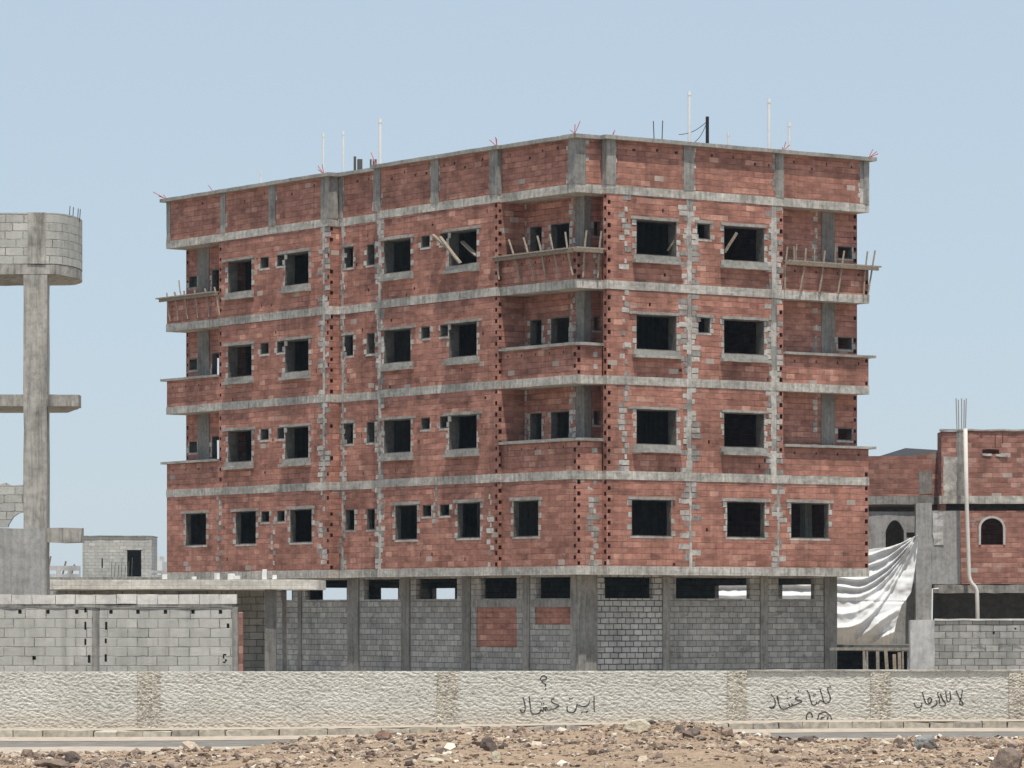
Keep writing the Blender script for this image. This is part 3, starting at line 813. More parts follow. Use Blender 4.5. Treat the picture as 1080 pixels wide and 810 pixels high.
def W(b, a, z):      # block-local point to world
    return Vector((C0[0] + b * cr - a * sr, C0[1] + b * sr + a * cr, z))

# timber formwork standing on the three top balconies
zr3 = ZB[3] + 1.22
def formwork(label, axis_pts, sticks):
    r = random.Random(len(label)); c = axis_pts[0][0]
    e = empty('timber_formwork', c)
    tag(e, label, 'formwork', 'timber formwork on the top balconies')
    for p, q in axis_pts:
        mb = MB(); mb.beam(p - c, q - c, .42, .05); mb.build('board', M['wood'], e)
        off = Vector((0, 0, -.09))
        mb = MB(); mb.beam(p - c + off + Vector((0, -.25, 0)), q - c + off + Vector((0, -.25, 0)), .05, .12); mb.build('board', M['wood_dark'], e)
    for p, q in sticks:
        mb = MB(); mb.beam(p - c, q - c, .055, .05, 0, r.uniform(-.4, .4), 4, r.uniform(-.04, .04)); mb.build('prop', M['wood'], e)
    return e
o_ = .17
st = []
for (bx, by), (tx, ty) in (((537, 714), (536, 714)),):
    pass
for xb, xt in ((546, 536), (562, 551.5), (573.5, 566), (587.5, 579.5), (602, 595.5)):
    a = a_of(xb, -o_); at_ = a_of(xt, -o_ - .05)
    st.append((W(-o_ + .08, a, ZB[3] + .42), W(-o_ - .03, at_, ZB[3] + 1.9)))
for xb, xt in ((616.5, 618.5), (632, 634)):
    b = b_of(xb, -o_); bt = b_of(xt, -o_)
    st.append((W(b, -o_ + .08, ZB[3] + .35), W(bt, -o_ - .03, ZB[3] + 1.95)))
st.append((W(-o_, a1 - .1, ZB[3] + .55), W(-o_, a1 + .0, ZB[3] + 1.2)))
formwork('timber formwork with leaning sticks on the top balcony at the near corner of the block', [(W(-.06, .2, zr3 + .12), W(-.06, a1 + .3, zr3 + .12)), (W(-.2, -.08, zr3 + .125), W(b1 - .03, -.08, zr3 + .125))], st)
st = []
for xb, xt in ((829.5, 830.5), (845.5, 850), (865.5, 870), (885.5, 890.5), (912.5, 915), (917, 923)):
    b = b_of(xb, PB - o_); bt = b_of(xt, PB - o_)
    st.append((W(b, PB - o_ + .08, ZB[3] + .3), W(bt, PB - o_, ZB[3] + 1.75 + .2 * R.random())))
for x in (837, 840.5, 859, 882):
    b = b_of(x, PB + .3); st.append((W(b, PB + .3, zr3), W(b, PB + .3, zr3 + .62 + .2 * R.random())))
formwork('timber formwork with leaning sticks on the top balcony at the right end of the block', [(W(b2 + .05, PB - .02, zr3 + .12), W(Wb + .42, PB - .02, zr3 + .1))], st)
st = []
for xb, xt in ((178, 176), (186.5, 184), (196.5, 194), (207, 205), (218.5, 216), (230, 226)):
    a = a_of(xb, PA - o_); at_ = a_of(xt, PA - o_)
    st.append((W(PA - o_ + .08, a, ZB[3] + .4), W(PA - o_, at_, ZB[3] + 1.5)))
for x, h in ((185, .3), (190, .75)):
    a = a_of(x, PA); st.append((W(PA + .1, a, zr3), W(PA + .1, a + .25, zr3 + h)))
formwork('timber formwork with leaning sticks on the top balcony at the left end of the block', [(W(PA - .02, aL + .05, zr3 + .1), W(PA - .02, La + .5, zr3 + .1))], st)

# loose planks poking out of the top-storey windows
def plank(label, p, q, w=.13, h=.06):
    mb = MB(); c = (p + q) / 2; mb.beam(p - c, q - c, w, h, 0, .3, 3, .01)
    o = mb.build('timber_plank', M['wood'], None, c); tag(o, label, 'plank', 'planks in the top windows')
def wpA(px, py, d): b = PA + d; a = a_of(px, b); return W(b, a, z_of(py, b, a))
def wpB(px, py, d): a = PB + d; b = b_of(px, a); return W(b, a, z_of(py, b, a))
plank('upper pale plank leaning across the small top window left of the corner balcony', wpA(456, 247.5, -.25), wpA(473, 262, .05))
plank('lower pale plank crossing the jamb of the top window left of the corner balcony', wpA(464, 250, -.3), wpA(485.5, 277.5, .0))
plank('bright plank leaning inside the top window left of the corner balcony', wpA(487.5, 255, .3), wpA(503, 269.5, .06))
plank('short plank leaning in the right side of the wide top window nearest the building corner', wpB(704, 264.5, .35), wpB(716, 247, .02))
plank('long plank standing slanted in the top window beside the right end balcony', wpB(764.5, 266, .1), wpB(777, 245.5, -.25), .16, .1)

# ------------------------------------------------------------------ ground, road, kerb, rubble bank
def gz(x): 
    t = min(1, max(0, (x + 8.5) / 17)); return .17 * t * t * (3 - 2 * t)
def soil_mat(name, base, stones=True):
    k = NT(name); ob = k.obj()
    n1 = k.noise(ob, .5, 5, .6); n2 = k.noise(ob, 5, 6, .7); n3 = k.noise(ob, 28, 5, .7)
    c = k.mix(1.0, base, k.ramp(n1, [(.3, (.82, .80, .80)), (.5, 1.0), (.7, (1.12, 1.12, 1.14))]), 'MULTIPLY')
    c = k.mix(1.0, c, k.ramp(n2, [(.28, (.52, .48, .46)), (.5, 1.0), (.78, (1.30, 1.28, 1.25))]), 'MULTIPLY')
    c = k.mix(1.0, c, k.ramp(n3, [(.3, .72), (.7, 1.25)]), 'MULTIPLY')
    h = k.math('ADD', k.math('MULTIPLY', n2, 1.5), n3)
    return k.finish(c, h, .05, 1.0)
M['soil'] = soil_mat('soil', (.455, .33, .225))
M['sand'] = soil_mat('sand', (.42, .355, .28))
M['asphalt'] = plain('dusty_asphalt', (.19, .172, .152), .3, 3)
M['verge'] = plain('dusty_verge', (.43, .36, .285), .25, 4)

mb = MB()
xs = [-700, -200, -60, -30] + [-20 + 2 * i for i in range(21)] + [30, 60, 200, 700]
ys = [-300, 0, 40, 55, 70, 80, 90, 130, 200, 500, 1000, 1500]
for i in range(len(xs) - 1):
    for j_ in range(len(ys) - 1):
        P = [(xs[i + p], ys[j_ + q], gz(xs[i + p]) - .02) for p, q in ((0, 0), (1, 0), (1, 1), (0, 1))]
        mb.quad(*P)
o = mb.build('ground', M['sand']); tag(o, kind='structure')
def strip(name, mat, y0, y1, dz, x0=-40, x1=40, step=.5, wob=.06, z_wob=.0):
    mb = MB(); n = int((x1 - x0) / step)
    for i in range(n):
        xa, xb = x0 + i * step, x0 + (i + 1) * step
        P = []
        for x, y in ((xa, y0), (xb, y0), (xb, y1), (xa, y1)):
            P.append((x, y + wob * noise.noise(Vector((x * .6, y, 3))), gz(x) + dz))
        mb.quad(*P)
    o = mb.build(name, mat); tag(o, kind='structure'); return o
strip('road', M['asphalt'], 62.0, 74.1, .0)
strip('road_verge', M['verge'], 73.8, 76.4, .006, wob=.12)
strip('drifted_sand', M['verge'], 66.0, 70.2, .008, wob=.9)

# kerb stones
mb = MB(); r = random.Random(3); x = -22.0
KM = [plain('kerb_grey', (.40, .36, .295), .35, 9), plain('kerb_pale', (.46, .42, .35), .25, 9), plain('kerb_dark', (.33, .30, .26), .45, 9)]
while x < 22:
    w = r.uniform(.42, .55)
    m_ = r.choices([0, 1, 2], [.5, .3, .2])[0]
    s_ = gz(x)
    mb.rbox(x, x + w - .012, 76.2 + .03 * r.random(), 76.55, s_ - .1, s_ + .105 + .03 * r.random(), .16, .018, m_, s=x)
    x += w
o = mb.build('kerb', KM, weld=False); tag(o, kind='structure')
strip('pavement', M['verge'], 76.52, 78.0, .12, wob=.0)

# rubble bank in front of the road
def crest(px):
    T = [(-400, .05), (0, .05), (130, .03), (240, .10), (330, .24), (430, .34), (520, .40), (600, .38), (650, .46), (705, .50), (745, .43), (775, .26), (850, .17), (960, .19), (1080, .20), (1500, .2)]
    for (x0, z0), (x1, z1) in zip(T, T[1:]):
        if x0 <= px <= x1:
            t = (px - x0) / (x1 - x0); t = t * t * (3 - 2 * t); return z0 + (z1 - z0) * t
    return .1
YC = 66.2
def bank_z(x, y):
    px = 540 + x / YC * F
    c = crest(px)
    if y >= YC: s = max(0, 1 - (y - YC) / 1.8); s = s * s * (3 - 2 * s)
    else: s = max(0, 1 - (YC - y) / 26); s = s ** .8
    p = Vector((x, y, 0))
    n = .045 * noise.noise(p * 1.1) + .03 * noise.noise(p * 2.7 + Vector((5, 1, 2))) + .02 * noise.noise(p * 6.3)
    lump = max(0, noise.noise(p * .45 + Vector((9, 3, 0)))) * .10
    e = min(1, max(0, (YC + 1.9 - y) / .8))
    return gz(x) * .6 - .03 + c * s + (n + lump * (.4 if y > YC - 1.5 else 1)) * e * (1 if y > 38 else .3)
mb = MB()
nx, ny = 300, 260
X0, X1, YA, YB = -14.0, 14.0, 40.0, 68.4
V = []
for j_ in range(ny + 1):
    y = YA + (YB - YA) * (j_ / ny) ** .62
    for i in range(nx + 1):
        x = X0 + (X1 - X0) * i / nx
        V.append((x, y, bank_z(x, y)))
mb.add(V, [(j_ * (nx + 1) + i, j_ * (nx + 1) + i + 1, (j_ + 1) * (nx + 1) + i + 1, (j_ + 1) * (nx + 1) + i) for j_ in range(ny) for i in range(nx)])
o = mb.build('soil_bank', M['soil'], smooth=True, weld=False); tag(o, kind='structure')

# small stones: far too many to count
def ico(sub=1):
    bm = bmesh.new(); bmesh.ops.create_icosphere(bm, subdivisions=sub, radius=1)
    v = [tuple(x.co) for x in bm.verts]; f = [tuple(q.index for q in p.verts) for p in bm.faces]; bm.free(); return v, f
IV, IF = ico(1)
k = NT('gravel')
at_ = k.n('ShaderNodeAttribute', attribute_name='tint'); g_ = k.noise(k.obj(), 30, 3, .6)
tc = k.ramp(at_.outputs['Fac'], [(0, (.085, .068, .062)), (.22, (.20, .15, .12)), (.5, (.37, .275, .20)), (.8, (.50, .42, .325)), (1, (.70, .65, .55))])
M['gravel'] = k.finish(k.mix(1.0, tc, k.ramp(g_, [(.3, .75), (.7, 1.2)]), 'MULTIPLY'), g_, .01, .6)
r = random.Random(21)
verts, faces, tint = [], [], []
def add_stone(x, y, rad, t):
    sx, sy, sz = (r.uniform(.6, 1.4) for _ in range(3)); sz *= .62
    rot = Matrix.Rotation(r.uniform(0, 6.28), 3, 'Z') @ Matrix.Rotation(r.uniform(-.6, .6), 3, 'X')
    z = bank_z(x, y) + rad * .2
    o = len(verts)
    for v in IV:
        q = rot @ Vector((v[0] * sx, v[1] * sy, v[2] * sz)); q *= rad * r.uniform(.5, 1.4)
        verts.append((x + q.x, y + q.y, z + q.z)); tint.append(t)
    for f in IF: faces.append(tuple(i + o for i in f))
for _ in range(24000):
    y = 52 + 16 * (r.random() ** .55); x = r.uniform(-1, 1) * (y / F * 575)
    cl = noise.noise(Vector((x * .8, y * .8, 7)))
    if cl < -.08 and r.random() < .8: continue
    rad = min(.13, .0105 + .0145 * r.expovariate(1.0)) * (1.25 if cl > .2 else 1)
    add_stone(x, y, rad, min(1, max(0, r.gauss(.42, .24))))
me = D.meshes.new('gravel'); me.from_pydata(verts, [], faces); me.materials.append(M['gravel'])
at2 = me.attributes.new('tint', 'FLOAT', 'POINT'); at2.data.foreach_set('value', tint)
o = D.objects.new('gravel', me); COL.objects.link(o); tag(o, 'loose gravel and broken stone over the earth bank', 'gravel', kind='stuff')

IV3, IF3 = ico(4)
def rock_mat(name, c): 
    k = NT(name); ob = k.obj(); n = k.noise(ob, 9, 6, .65); n2 = k.noise(ob, 40, 3, .6)
    cc = k.mix(1.0, c, k.ramp(n, [(.28, .6), (.5, 1.0), (.75, 1.3)]), 'MULTIPLY')
    return k.finish(cc, k.math('ADD', n, k.math('MULTIPLY', n2, .4)), .03, .9)
RM = {'pale': rock_mat('pale_stone', (.50, .44, .33)), 'grey': rock_mat('grey_stone', (.25, .245, .23)), 'brown': rock_mat('brown_stone', (.21, .16, .13)),
      'dark': rock_mat('dark_stone', (.15, .118, .10)), 'tan': rock_mat('tan_stone', (.40, .31, .23)), 'red': rock_mat('reddish_clod', (.27, .17, .125))}
def rock(label, px, py, w, h, mat, seed, y=None, sharp=.25):
    """px,py = where its foot stands in the photograph; w,h = size in metres"""
    if y is None:
        y = 42.0
        while y < 67.6 and PZ(py, y) > bank_z(PX(px, y), y): y += .04
    x = PX(px, y); rr = random.Random(seed)
    planes = [(Vector((rr.gauss(0, 1), rr.gauss(0, 1), rr.gauss(0, .8))).normalized(), rr.uniform(.62, .95)) for _ in range(11)]
    vs = []
    for v in IV3:
        q = Vector(v); 
        for n_, d in planes:
            t = q.dot(n_)
            if t > d: q = q - n_ * (t - d) * (1 - sharp * .2)
        q *= 1 + .10 * noise.noise(Vector(v) * 2.1 + Vector((seed, 0, 0))) + .04 * noise.noise(Vector(v) * 6 + Vector((0, seed, 0)))
        vs.append((q.x * w / 2.3, q.y * w / 2.7, (q.z + .45) * h / 1.7))
    mb = MB(); mb.add(vs, IF3)
    o = mb.build('rock', RM[mat], None, (x, y, bank_z(x, y) - .02), weld=False)
    o.rotation_euler = (0, 0, rr.uniform(-.4, .4))
    tag(o, label, 'rock', 'larger rocks on the rubble bank')
rock('large cream boulder with a dark underside topping the bank below the middle graffiti', 673, 772.5, .52, .27, 'pale', 3)
rock('smooth grey boulder by the road below the rightmost graffiti', 977, 790, .46, .30, 'grey', 5)
rock('brownish stone on the bank edge near the right border, above a big dark rock', 1050, 788, .26, .22, 'tan', 8)
rock('big dark brown rock in the bottom right corner of the bank', 1062, 816, .55, .42, 'brown', 11)
rock('dark angular stone standing upright on the bank below and left of the middle graffiti', 515, 792, .28, .27, 'dark', 14, sharp=.1)
rock('pale pointed stone just below the dark angular stone', 523, 803, .18, .19, 'pale', 17)
rock('flat pale slab lying left of the dark angular stone', 457, 804, .36, .10, 'pale', 19)
rock('reddish earth clod at the crest where the left kerb is buried', 404, 780, .30, .19, 'red', 23)
rock('black-brown flat rock at the right end of the high crest', 731, 775, .28, .15, 'dark', 27)
rock('black-brown lumpy rock on the crest just right of the cream boulder', 716, 774, .22, .18, 'dark', 29)
rock('long low dark slab in the bottom left of the bank', 56, 809, .62, .17, 'brown', 31)
rock('dark broken lump beside the long low slab at bottom left', 76, 804, .30, .22, 'dark', 35)
rock('small pale stone by the road edge under the left wall pilaster', 171, 797, .17, .09, 'pale', 37)
rock('rounded tan cobble on the right slope of the bank', 809, 803, .24, .17, 'tan', 41)
rock('pale cobble half way up the right slope below the wall pilaster', 890, 792, .17, .12, 'pale', 43)
rock('dark flat stone lying at the bottom left quarter of the bank', 114, 807, .32, .13, 'brown', 47)
rock('tiny pale stone lying alone by the road right of the high crest', 811, 782, .10, .08, 'pale', 49)

# ------------------------------------------------------------------ boundary wall with graffiti
WY = 78.0
def wall_d(x, z):        # thrown rough-cast coat: its depth in metres
    p = Vector((x, z, 0))
    pil = any(a - .03 < x < b + .03 for a, b in PIL)
    n = noise.noise(Vector((x * 11 + z * 7, z * 19, 1))) * .5 + noise.noise(Vector((x * 19 - z * 14, z * 30, 4))) * .55
    rid = 1 - abs(noise.noise(Vector((x * 9 + z * 8, z * 17, 13)))) * 2.2
    return .0165 * n + .009 * rid
PIL = [(PX(a, WY), PX(b, WY)) for a, b in ((145, 169), (461, 483), (767, 787.5), (918, 939), (1064, 1090))]
k = NT('rough_cast'); ob = k.obj()
n1 = k.noise(k.scale(ob, (1, 1, 1.8)), .8, 5, .6); n2 = k.noise(k.scale(ob, (1, 1, 1.7)), 9, 5, .7); n3 = k.noise(ob, 40, 4, .65)
c = k.mix(1.0, (.62, .60, .545), k.ramp(n1, [(.3, (.88, .87, .85)), (.6, 1.0)]), 'MULTIPLY')
c = k.mix(1.0, c, k.ramp(n2, [(.28, .62), (.48, 1.0), (.8, 1.12)]), 'MULTIPLY')
c = k.mix(1.0, c, k.ramp(n3, [(.3, .74), (.6, 1.08)]), 'MULTIPLY')
c = k.mix(1.0, c, k.ramp(k.noise(k.scale(ob, (.55, 1, 3.2)), 1.1, 4, .6), [(.3, .86), (.55, 1.0), (.75, 1.05)]), 'MULTIPLY')
zz = k.sep(ob)[2]
dust = k.math('MULTIPLY', k.smooth01(k.math('ADD', zz, k.math('MULTIPLY', n1, -.5)), .28, -.08), .65)
c = k.mix(dust, c, (.54, .48, .40))
M['roughcast'] = k.finish(c, k.math('ADD', n2, k.math('MULTIPLY', n3, .6)), .03, .8)
k = NT('pebble_dash'); ob = k.obj()
vo = k.n('ShaderNodeTexVoronoi'); k.put(vo.inputs['Vector'], ob); vo.inputs['Scale'].default_value = 34
n1 = k.noise(ob, 4, 5, .65)
c = k.ramp(k.sep(vo.outputs['Color'])[0], [(0, (.27, .245, .205)), (.35, (.46, .425, .36)), (.7, (.58, .545, .47)), (1, (.48, .40, .32))])
c = k.mix(1.0, c, k.ramp(n1, [(.3, .75), (.7, 1.15)]), 'MULTIPLY')
M['dash'] = k.finish(c, k.math('SUBTRACT', 1.0, vo.outputs['Distance']), .02, .8)

bw = empty('boundary_wall', (0, WY, 0))
tag(bw, 'low whitish rough-cast wall with pebbled pilasters and Arabic graffiti behind the rubble bank', 'wall')
WX0, WX1, WT = -11.5, 11.5, .2
def wtop(x): return PZ(708.6 - 1.6 * min(1, max(0, (x + 9.7) / 19.4)), WY)
def rough_face(x0, x1, zlo, zhi, d0, mat, name, res=.0165):
    mb = MB(); nx = max(2, int((x1 - x0) / res)); nz = int((1.22 - zlo) / res); V = []
    for j_ in range(nz + 1):
        for i in range(nx + 1):
            x = x0 + (x1 - x0) * i / nx; zt = wtop(x) + zhi
            z = zlo + (zt - zlo) * j_ / nz
            edge = min(1, (nz - j_) / 2)
            V.append((x, -d0 - wall_d(x, z) * (.4 + .6 * edge), z + (.006 * noise.noise(Vector((x * 9, 0, 3))) if j_ == nz else 0)))
    mb.add(V, [(j_ * (nx + 1) + i, j_ * (nx + 1) + i + 1, (j_ + 1) * (nx + 1) + i + 1, (j_ + 1) * (nx + 1) + i) for j_ in range(nz) for i in range(nx)])
    # top and back
    def t(i): x = x0 + (x1 - x0) * i / nx; return x, wtop(x) + zhi
    for i in range(0, nx):
        (xa, za), (xb, zb_) = t(i), t(i + 1)
        f = lambda x, z: (x, -d0 - wall_d(x, z) * .4, z + .006 * noise.noise(Vector((x * 9, 0, 3))))
        mb.quad(f(xa, za), f(xb, zb_), (xb, WT, zb_), (xa, WT, za))
    mb.quad((x0, WT, zlo), (x1, WT, zlo), (x1, WT, t(nx)[1]), (x0, WT, t(0)[1]))
    for x in (x0, x1):
        zt = wtop(x) + zhi; mb.quad((x, -d0, zlo), (x, WT, zlo), (x, WT, zt), (x, -d0, zt))
    return mb.build(name, mat, bw, weld=False)
edges = [WX0] + [e for p in PIL for e in p] + [WX1]
for i in range(0, len(edges), 2):
    rough_face(edges[i], edges[i + 1], -.05, 0, .0, M['roughcast'], 'wall_panel')
for a, b in PIL: rough_face(a, b, -.05, .0, .03, M['dash'], 'pilaster')
# thin rendered cap on the right-hand part of the wall
mb = MB(); mb.rbox(PX(788, WY), WX1, -.045, WT + .03, wtop(6) - .012, wtop(6) + .014, .3, .008); mb.build('cap', M['conc'], bw)

# sprayed writing: thin strokes following the rough coat
def ribbon(mb, pts, ox, oy, s, hw=.0135):
    P = [(PX(ox + x * s, WY), PZ(oy + y * s, WY)) for x, y in pts]
    # smooth by Catmull-Rom
    Q = []
    for i in range(len(P) - 1):
        p0 = P[max(i - 1, 0)]; p1 = P[i]; p2 = P[i + 1]; p3 = P[min(i + 2, len(P) - 1)]
        L = math.dist(p1, p2); m = max(2, int(L / .012))
        for t in range(m):
            t = t / m
            Q.append(tuple(.5 * (2 * p1[k] + (-p0[k] + p2[k]) * t + (2 * p0[k] - 5 * p1[k] + 4 * p2[k] - p3[k]) * t * t + (-p0[k] + 3 * p1[k] - 3 * p2[k] + p3[k]) * t ** 3) for k in (0, 1)))
    Q.append(P[-1])
    V = []
    for i, (x, z) in enumerate(Q):
        a = Q[max(i - 1, 0)]; b = Q[min(i + 1, len(Q) - 1)]
        dx, dz = b[0] - a[0], b[1] - a[1]; l = math.hypot(dx, dz) or 1
        nx_, nz_ = -dz / l, dx / l
        w = hw * (.8 + .35 * noise.noise(Vector((x * 9, z * 9, 2))))
        for sgn in (-1, -.33, .33, 1):
            xx, z2 = x + nx_ * w * sgn, z + nz_ * w * sgn
            V.append((xx, -wall_d(xx, z2) - .007, z2))
    mb.add(V, [(4 * i + q, 4 * i + q + 1, 4 * i + q + 5, 4 * i + q + 4) for i in range(len(Q) - 1) for q in range(3)
               if noise.noise(Vector((Q[i][0] * 45 + q * 3.3, Q[i][1] * 45, 6))) > (-.8 if q == 1 else -.5)])
def dots(mb, pts, ox, oy, s, rad=1.3):
    for x, y in pts: ribbon(mb, [(x - 6, y - 2), (x + 6, y + 3)], ox, oy, s, .016)
G1 = [[(275, 160), (272, 140), (290, 118), (318, 118), (330, 135), (318, 150), (290, 156), (282, 168), (300, 183), (318, 195), (318, 215)],
      [(780, 310), (778, 380), (782, 455)], [(735, 350), (728, 382), (690, 405), (650, 400), (617, 385)], [(617, 385), (608, 425), (592, 455), (560, 466), (532, 455), (522, 428), (526, 402)],
      [(402, 330), (375, 343), (387, 370), (445, 396), (400, 426), (340, 440)], [(340, 442), (322, 410), (320, 445), (300, 415), (295, 455), (274, 432), (266, 458), (235, 476), (188, 470), (172, 390), (163, 312)],
      [(103, 318), (122, 380), (124, 440), (105, 464), (85, 455), (78, 435)], [(700, 462), (722, 448)]]
D1 = [(320, 238), (550, 330), (570, 328), (663, 462), (285, 330), (282, 380), (300, 376)]
G2 = [[(850, 140), (815, 150), (820, 190), (840, 240), (835, 290), (800, 310), (772, 302)], [(735, 165), (755, 230), (770, 298), (735, 285), (712, 318)], [(695, 290), (700, 318), (662, 330), (640, 290), (622, 220), (600, 175)],
      [(512, 245), (482, 255), (490, 275), (548, 290), (500, 316), (452, 335)], [(440, 308), (448, 337), (425, 345), (410, 318), (420, 348), (372, 370), (335, 366), (310, 320), (290, 230)],
      [(225, 215), (266, 270), (268, 330), (236, 364), (210, 345)], [(595, 490), (595, 440), (615, 410), (645, 415), (657, 462)], [(710, 490), (720, 440), (755, 408), (800, 408), (840, 440), (857, 490)], [(740, 482), (755, 460), (782, 456)], [(820, 452), (800, 500)]]
D2 = [(668, 225), (684, 222), (385, 185), (402, 208), (510, 182), (430, 252), (400, 262)]
G3 = [[(485, 155), (510, 210), (546, 270), (527, 280), (515, 262), (530, 210), (540, 148)], [(430, 155), (437, 225), (422, 248), (405, 236), (393, 160)], [(345, 178), (367, 230), (392, 270), (366, 288), (344, 278)], [(322, 185), (340, 232), (336, 272)],
      [(310, 240), (318, 266), (295, 286), (264, 300)], [(275, 238), (255, 213), (236, 236), (250, 262), (272, 240), (252, 266), (226, 270), (206, 230), (190, 165)], [(186, 262), (180, 286), (150, 300), (126, 286), (115, 260)]]
D3 = [(172, 314), (325, 172)]
for G, DD, ox, oy, s in ((G1, D1, 540, 700, 1 / 9), (G2, D2, 790, 710, 110 / 1080), (G3, D3, 950, 710, 130 / 1080)):
    mb = MB()
    for g in G: ribbon(mb, g, ox, oy, s)
    dots(mb, DD, ox, oy, s)
    mb.build('graffiti', M['paint_black'], bw, weld=False)

# ------------------------------------------------------------------ pale block wall at the left, behind the boundary wall
FY = 88.0
fw = empty('block_wall', (0, FY, 0)); tag(fw, 'pale grey concrete block yard wall at the left with two dark joints and a row of holes', 'wall')
x0, x1 = PX(-140, FY), PX(245, FY)
ztop = PZ(641, FY)
def hole(px, py, w, h): x, z = PX(px, FY), PZ(py, FY); return (x - w / 2, x + w / 2, z - h / 2, z + h / 2)
hs = []
for px in (-30, 21, 50.5, 81, 117, 145.5, 174.5, 203.5, 232.5): hs.append(hole(px, 645.3, .075, .085))
for px, py, w, h in ((90, 643, .05, .12), (90, 660, .045, .17), (90, 677, .045, .14), (112, 660, .05, .17), (111.5, 676, .045, .1), (111.5, 694, .05, .16), (36, 694, .08, .08), (240.5, 660, .06, .1), (237, 690.5, .07, .035), (235.8, 693, .03, .07), (238.2, 696.5, .04, .05), (236.5, 698.5, .06, .03), (94, 695, .06, .17)):
    hs.append(hole(px, py, w, h))
mb = MB(); mb.wall('B', 0, x0, PX(97, FY), -.1, ztop, hs); mb.box(x0, PX(97, FY), .201, .27, -.1, ztop); mb.build('wall_panel', M['block_pale'], fw)
mb = MB(); mb.wall('B', 0, PX(105, FY), x1, -.1, ztop, hs); mb.box(PX(105, FY), x1, .201, .27, -.1, ztop); mb.build('wall_panel', M['block_pale'], fw)
mb = MB(); mb.rbox(PX(97, FY), PX(105, FY), .01, .2, -.1, ztop, .25, .014); mb.build('column', M['conc_mid'], fw)
mb = MB(); mb.rbox(x1, PX(250.5, FY), -.02, .22, -.1, ztop + .02, .3, .012); mb.build('column', M['conc_mid'], fw)
mb = MB(); mb.rbox(x0, x1, -.015, .215, ztop + .001, ztop + .075, .3, .014); mb.build('mortar_bed', M['conc_mid'], fw)
mb = MB(); r = random.Random(5); x = x0
while x < x1 - .1:
    w = r.choice([.42, .44, .45, .5]); e = min(x + w, PX(250, FY))
    mb.rbox(x, e - .012, -.03 + .012 * r.random(), .2, ztop + .078, ztop + .275 + .012 * r.random(), .2, .008, s=x); x += w
mb.build('cap_course', M['capblock'], fw, weld=False)
mb = MB(); mb.rbox(PX(251.5, 92), PX(256, 92), 4, 4.2, -.1, PZ(646, 92), .3, .006); mb.build('brick_pier', M['brick_dull'], fw)

# concrete canopy behind it
CY = 112.0
cn = empty('concrete_canopy', (PX(285, CY), CY, 0)); tag(cn, 'long pale concrete canopy slab on a dark square column in front of the brick block', 'canopy')
ox = PX(285, CY)
zc0, zc1 = PZ(621.6, CY), PZ(611.2, CY)
mb = MB(); mb.rbox(PX(40, CY) - ox, PX(335, CY) - ox, 0, 5.0, zc0, zc1, .4, .014); mb.build('slab', M['conc_beige'], cn)
mb = MB(); mb.rbox(PX(278.5, CY) - ox, PX(290, CY) - ox, .35, .75, -.1, zc0 - .002, .5, .01); mb.build('column', M['conc_dark'], cn)
mb = MB(); mb.rbox(PX(291, CY) - ox, PX(295.5, CY) - ox, 3.0, 3.3, -.1, zc0 - .002, .5, .01); mb.build('column', M['conc_mid'], cn)  # paler post standing in for the lit side of the dark column
mb = MB(); mb.rbox(PX(110, CY) - ox, PX(121, CY) - ox, .35, .75, -.1, zc0 - .002, .5, .01); mb.build('column', M['conc_dark'], cn)
mb = MB(); mb.box(PX(36, CY) - ox, PX(268, CY) - ox, 4.7, 4.9, -.1, zc0 - .002); mb.build('added_back_wall', M['block'], cn)  # wall added so the gap under the slab looks dark
for i, (px, w, h, lab) in enumerate(((173, .14, .14, 'white foam scrap on the canopy slab at the left edge of the brick block'), (204, .11, .08, 'flat white foam scrap lying low on the canopy slab below the leftmost lowest window'),
        (228, .1, .17, 'narrow upright white foam scrap on the canopy slab below the window second from left'), (243.5, .16, .15, 'squarish white foam scrap, left one of a close pair on the canopy slab'),
        (249.5, .13, .09, 'low white foam scrap, right one of a close pair on the canopy slab'), (278.5, .09, .28, 'tallest upright white foam strip on the canopy slab'), (289, .06, .12, 'tiny white foam scrap just right of the tallest strip on the canopy slab'))):
    mb = MB(); mb.rbox(-w / 2, w / 2, -.06, .06, 0, h, .06, .012, s=i)
    o = mb.build('foam_block', M['foam'], None, (PX(px, CY), CY + .25, zc1 + .004)); o.rotation_euler = (0, 0, .3 * i)
    tag(o, lab, 'foam scrap', 'white foam scraps on the canopy')

# ------------------------------------------------------------------ grey concrete frame at the far left
SY = 100.0
fr_x = PX(37, SY)
fb = empty('frame_building', (fr_x, SY, 0)); tag(fb, 'skeletal grey concrete frame building at the left edge with a rounded block parapet on top', 'building')
def L(px): return PX(px, SY) - fr_x
def Zf(py): return PZ(py, SY)
mb = MB(); mb.rbox(L(25), L(49.5), -.05, .6, -.1, Zf(289.7), .6, .014); mb.build('column', M['conc_frame'], fb)
mb = MB(); mb.rbox(L(-150), L(-126), 0, .6, -.1, Zf(300), .6, .014); mb.build('column', M['conc_frame'], fb)
mb = MB(); mb.rbox(L(-150), L(-126), 6, 6.6, -.1, Zf(300), .6, .014); mb.build('column', M['conc_frame'], fb)
def rounded(xr, d, rad, xl):      # tongue-shaped plan: straight front, half-round end
    pts = [(xl, -.02)]
    for i in range(0, 17):
        t = -math.pi / 2 + math.pi * i / 16; pts.append((xr - rad + rad * math.cos(t), -.02 + d / 2 + d / 2 * math.sin(t)))
    pts += [(xl, d - .02)]
    return pts
def slab(z0, z1, xr, rad=.62, d=3.4, xl=None, mat='conc_frame', j=.015):
    mb = MB(); mb.prism(rounded(xr, d, rad, xl if xl is not None else L(-190)), z0, z1, .35, j); return mb.build('floor_slab', M[mat], fb)
slab(Zf(289.5), Zf(279), L(78))
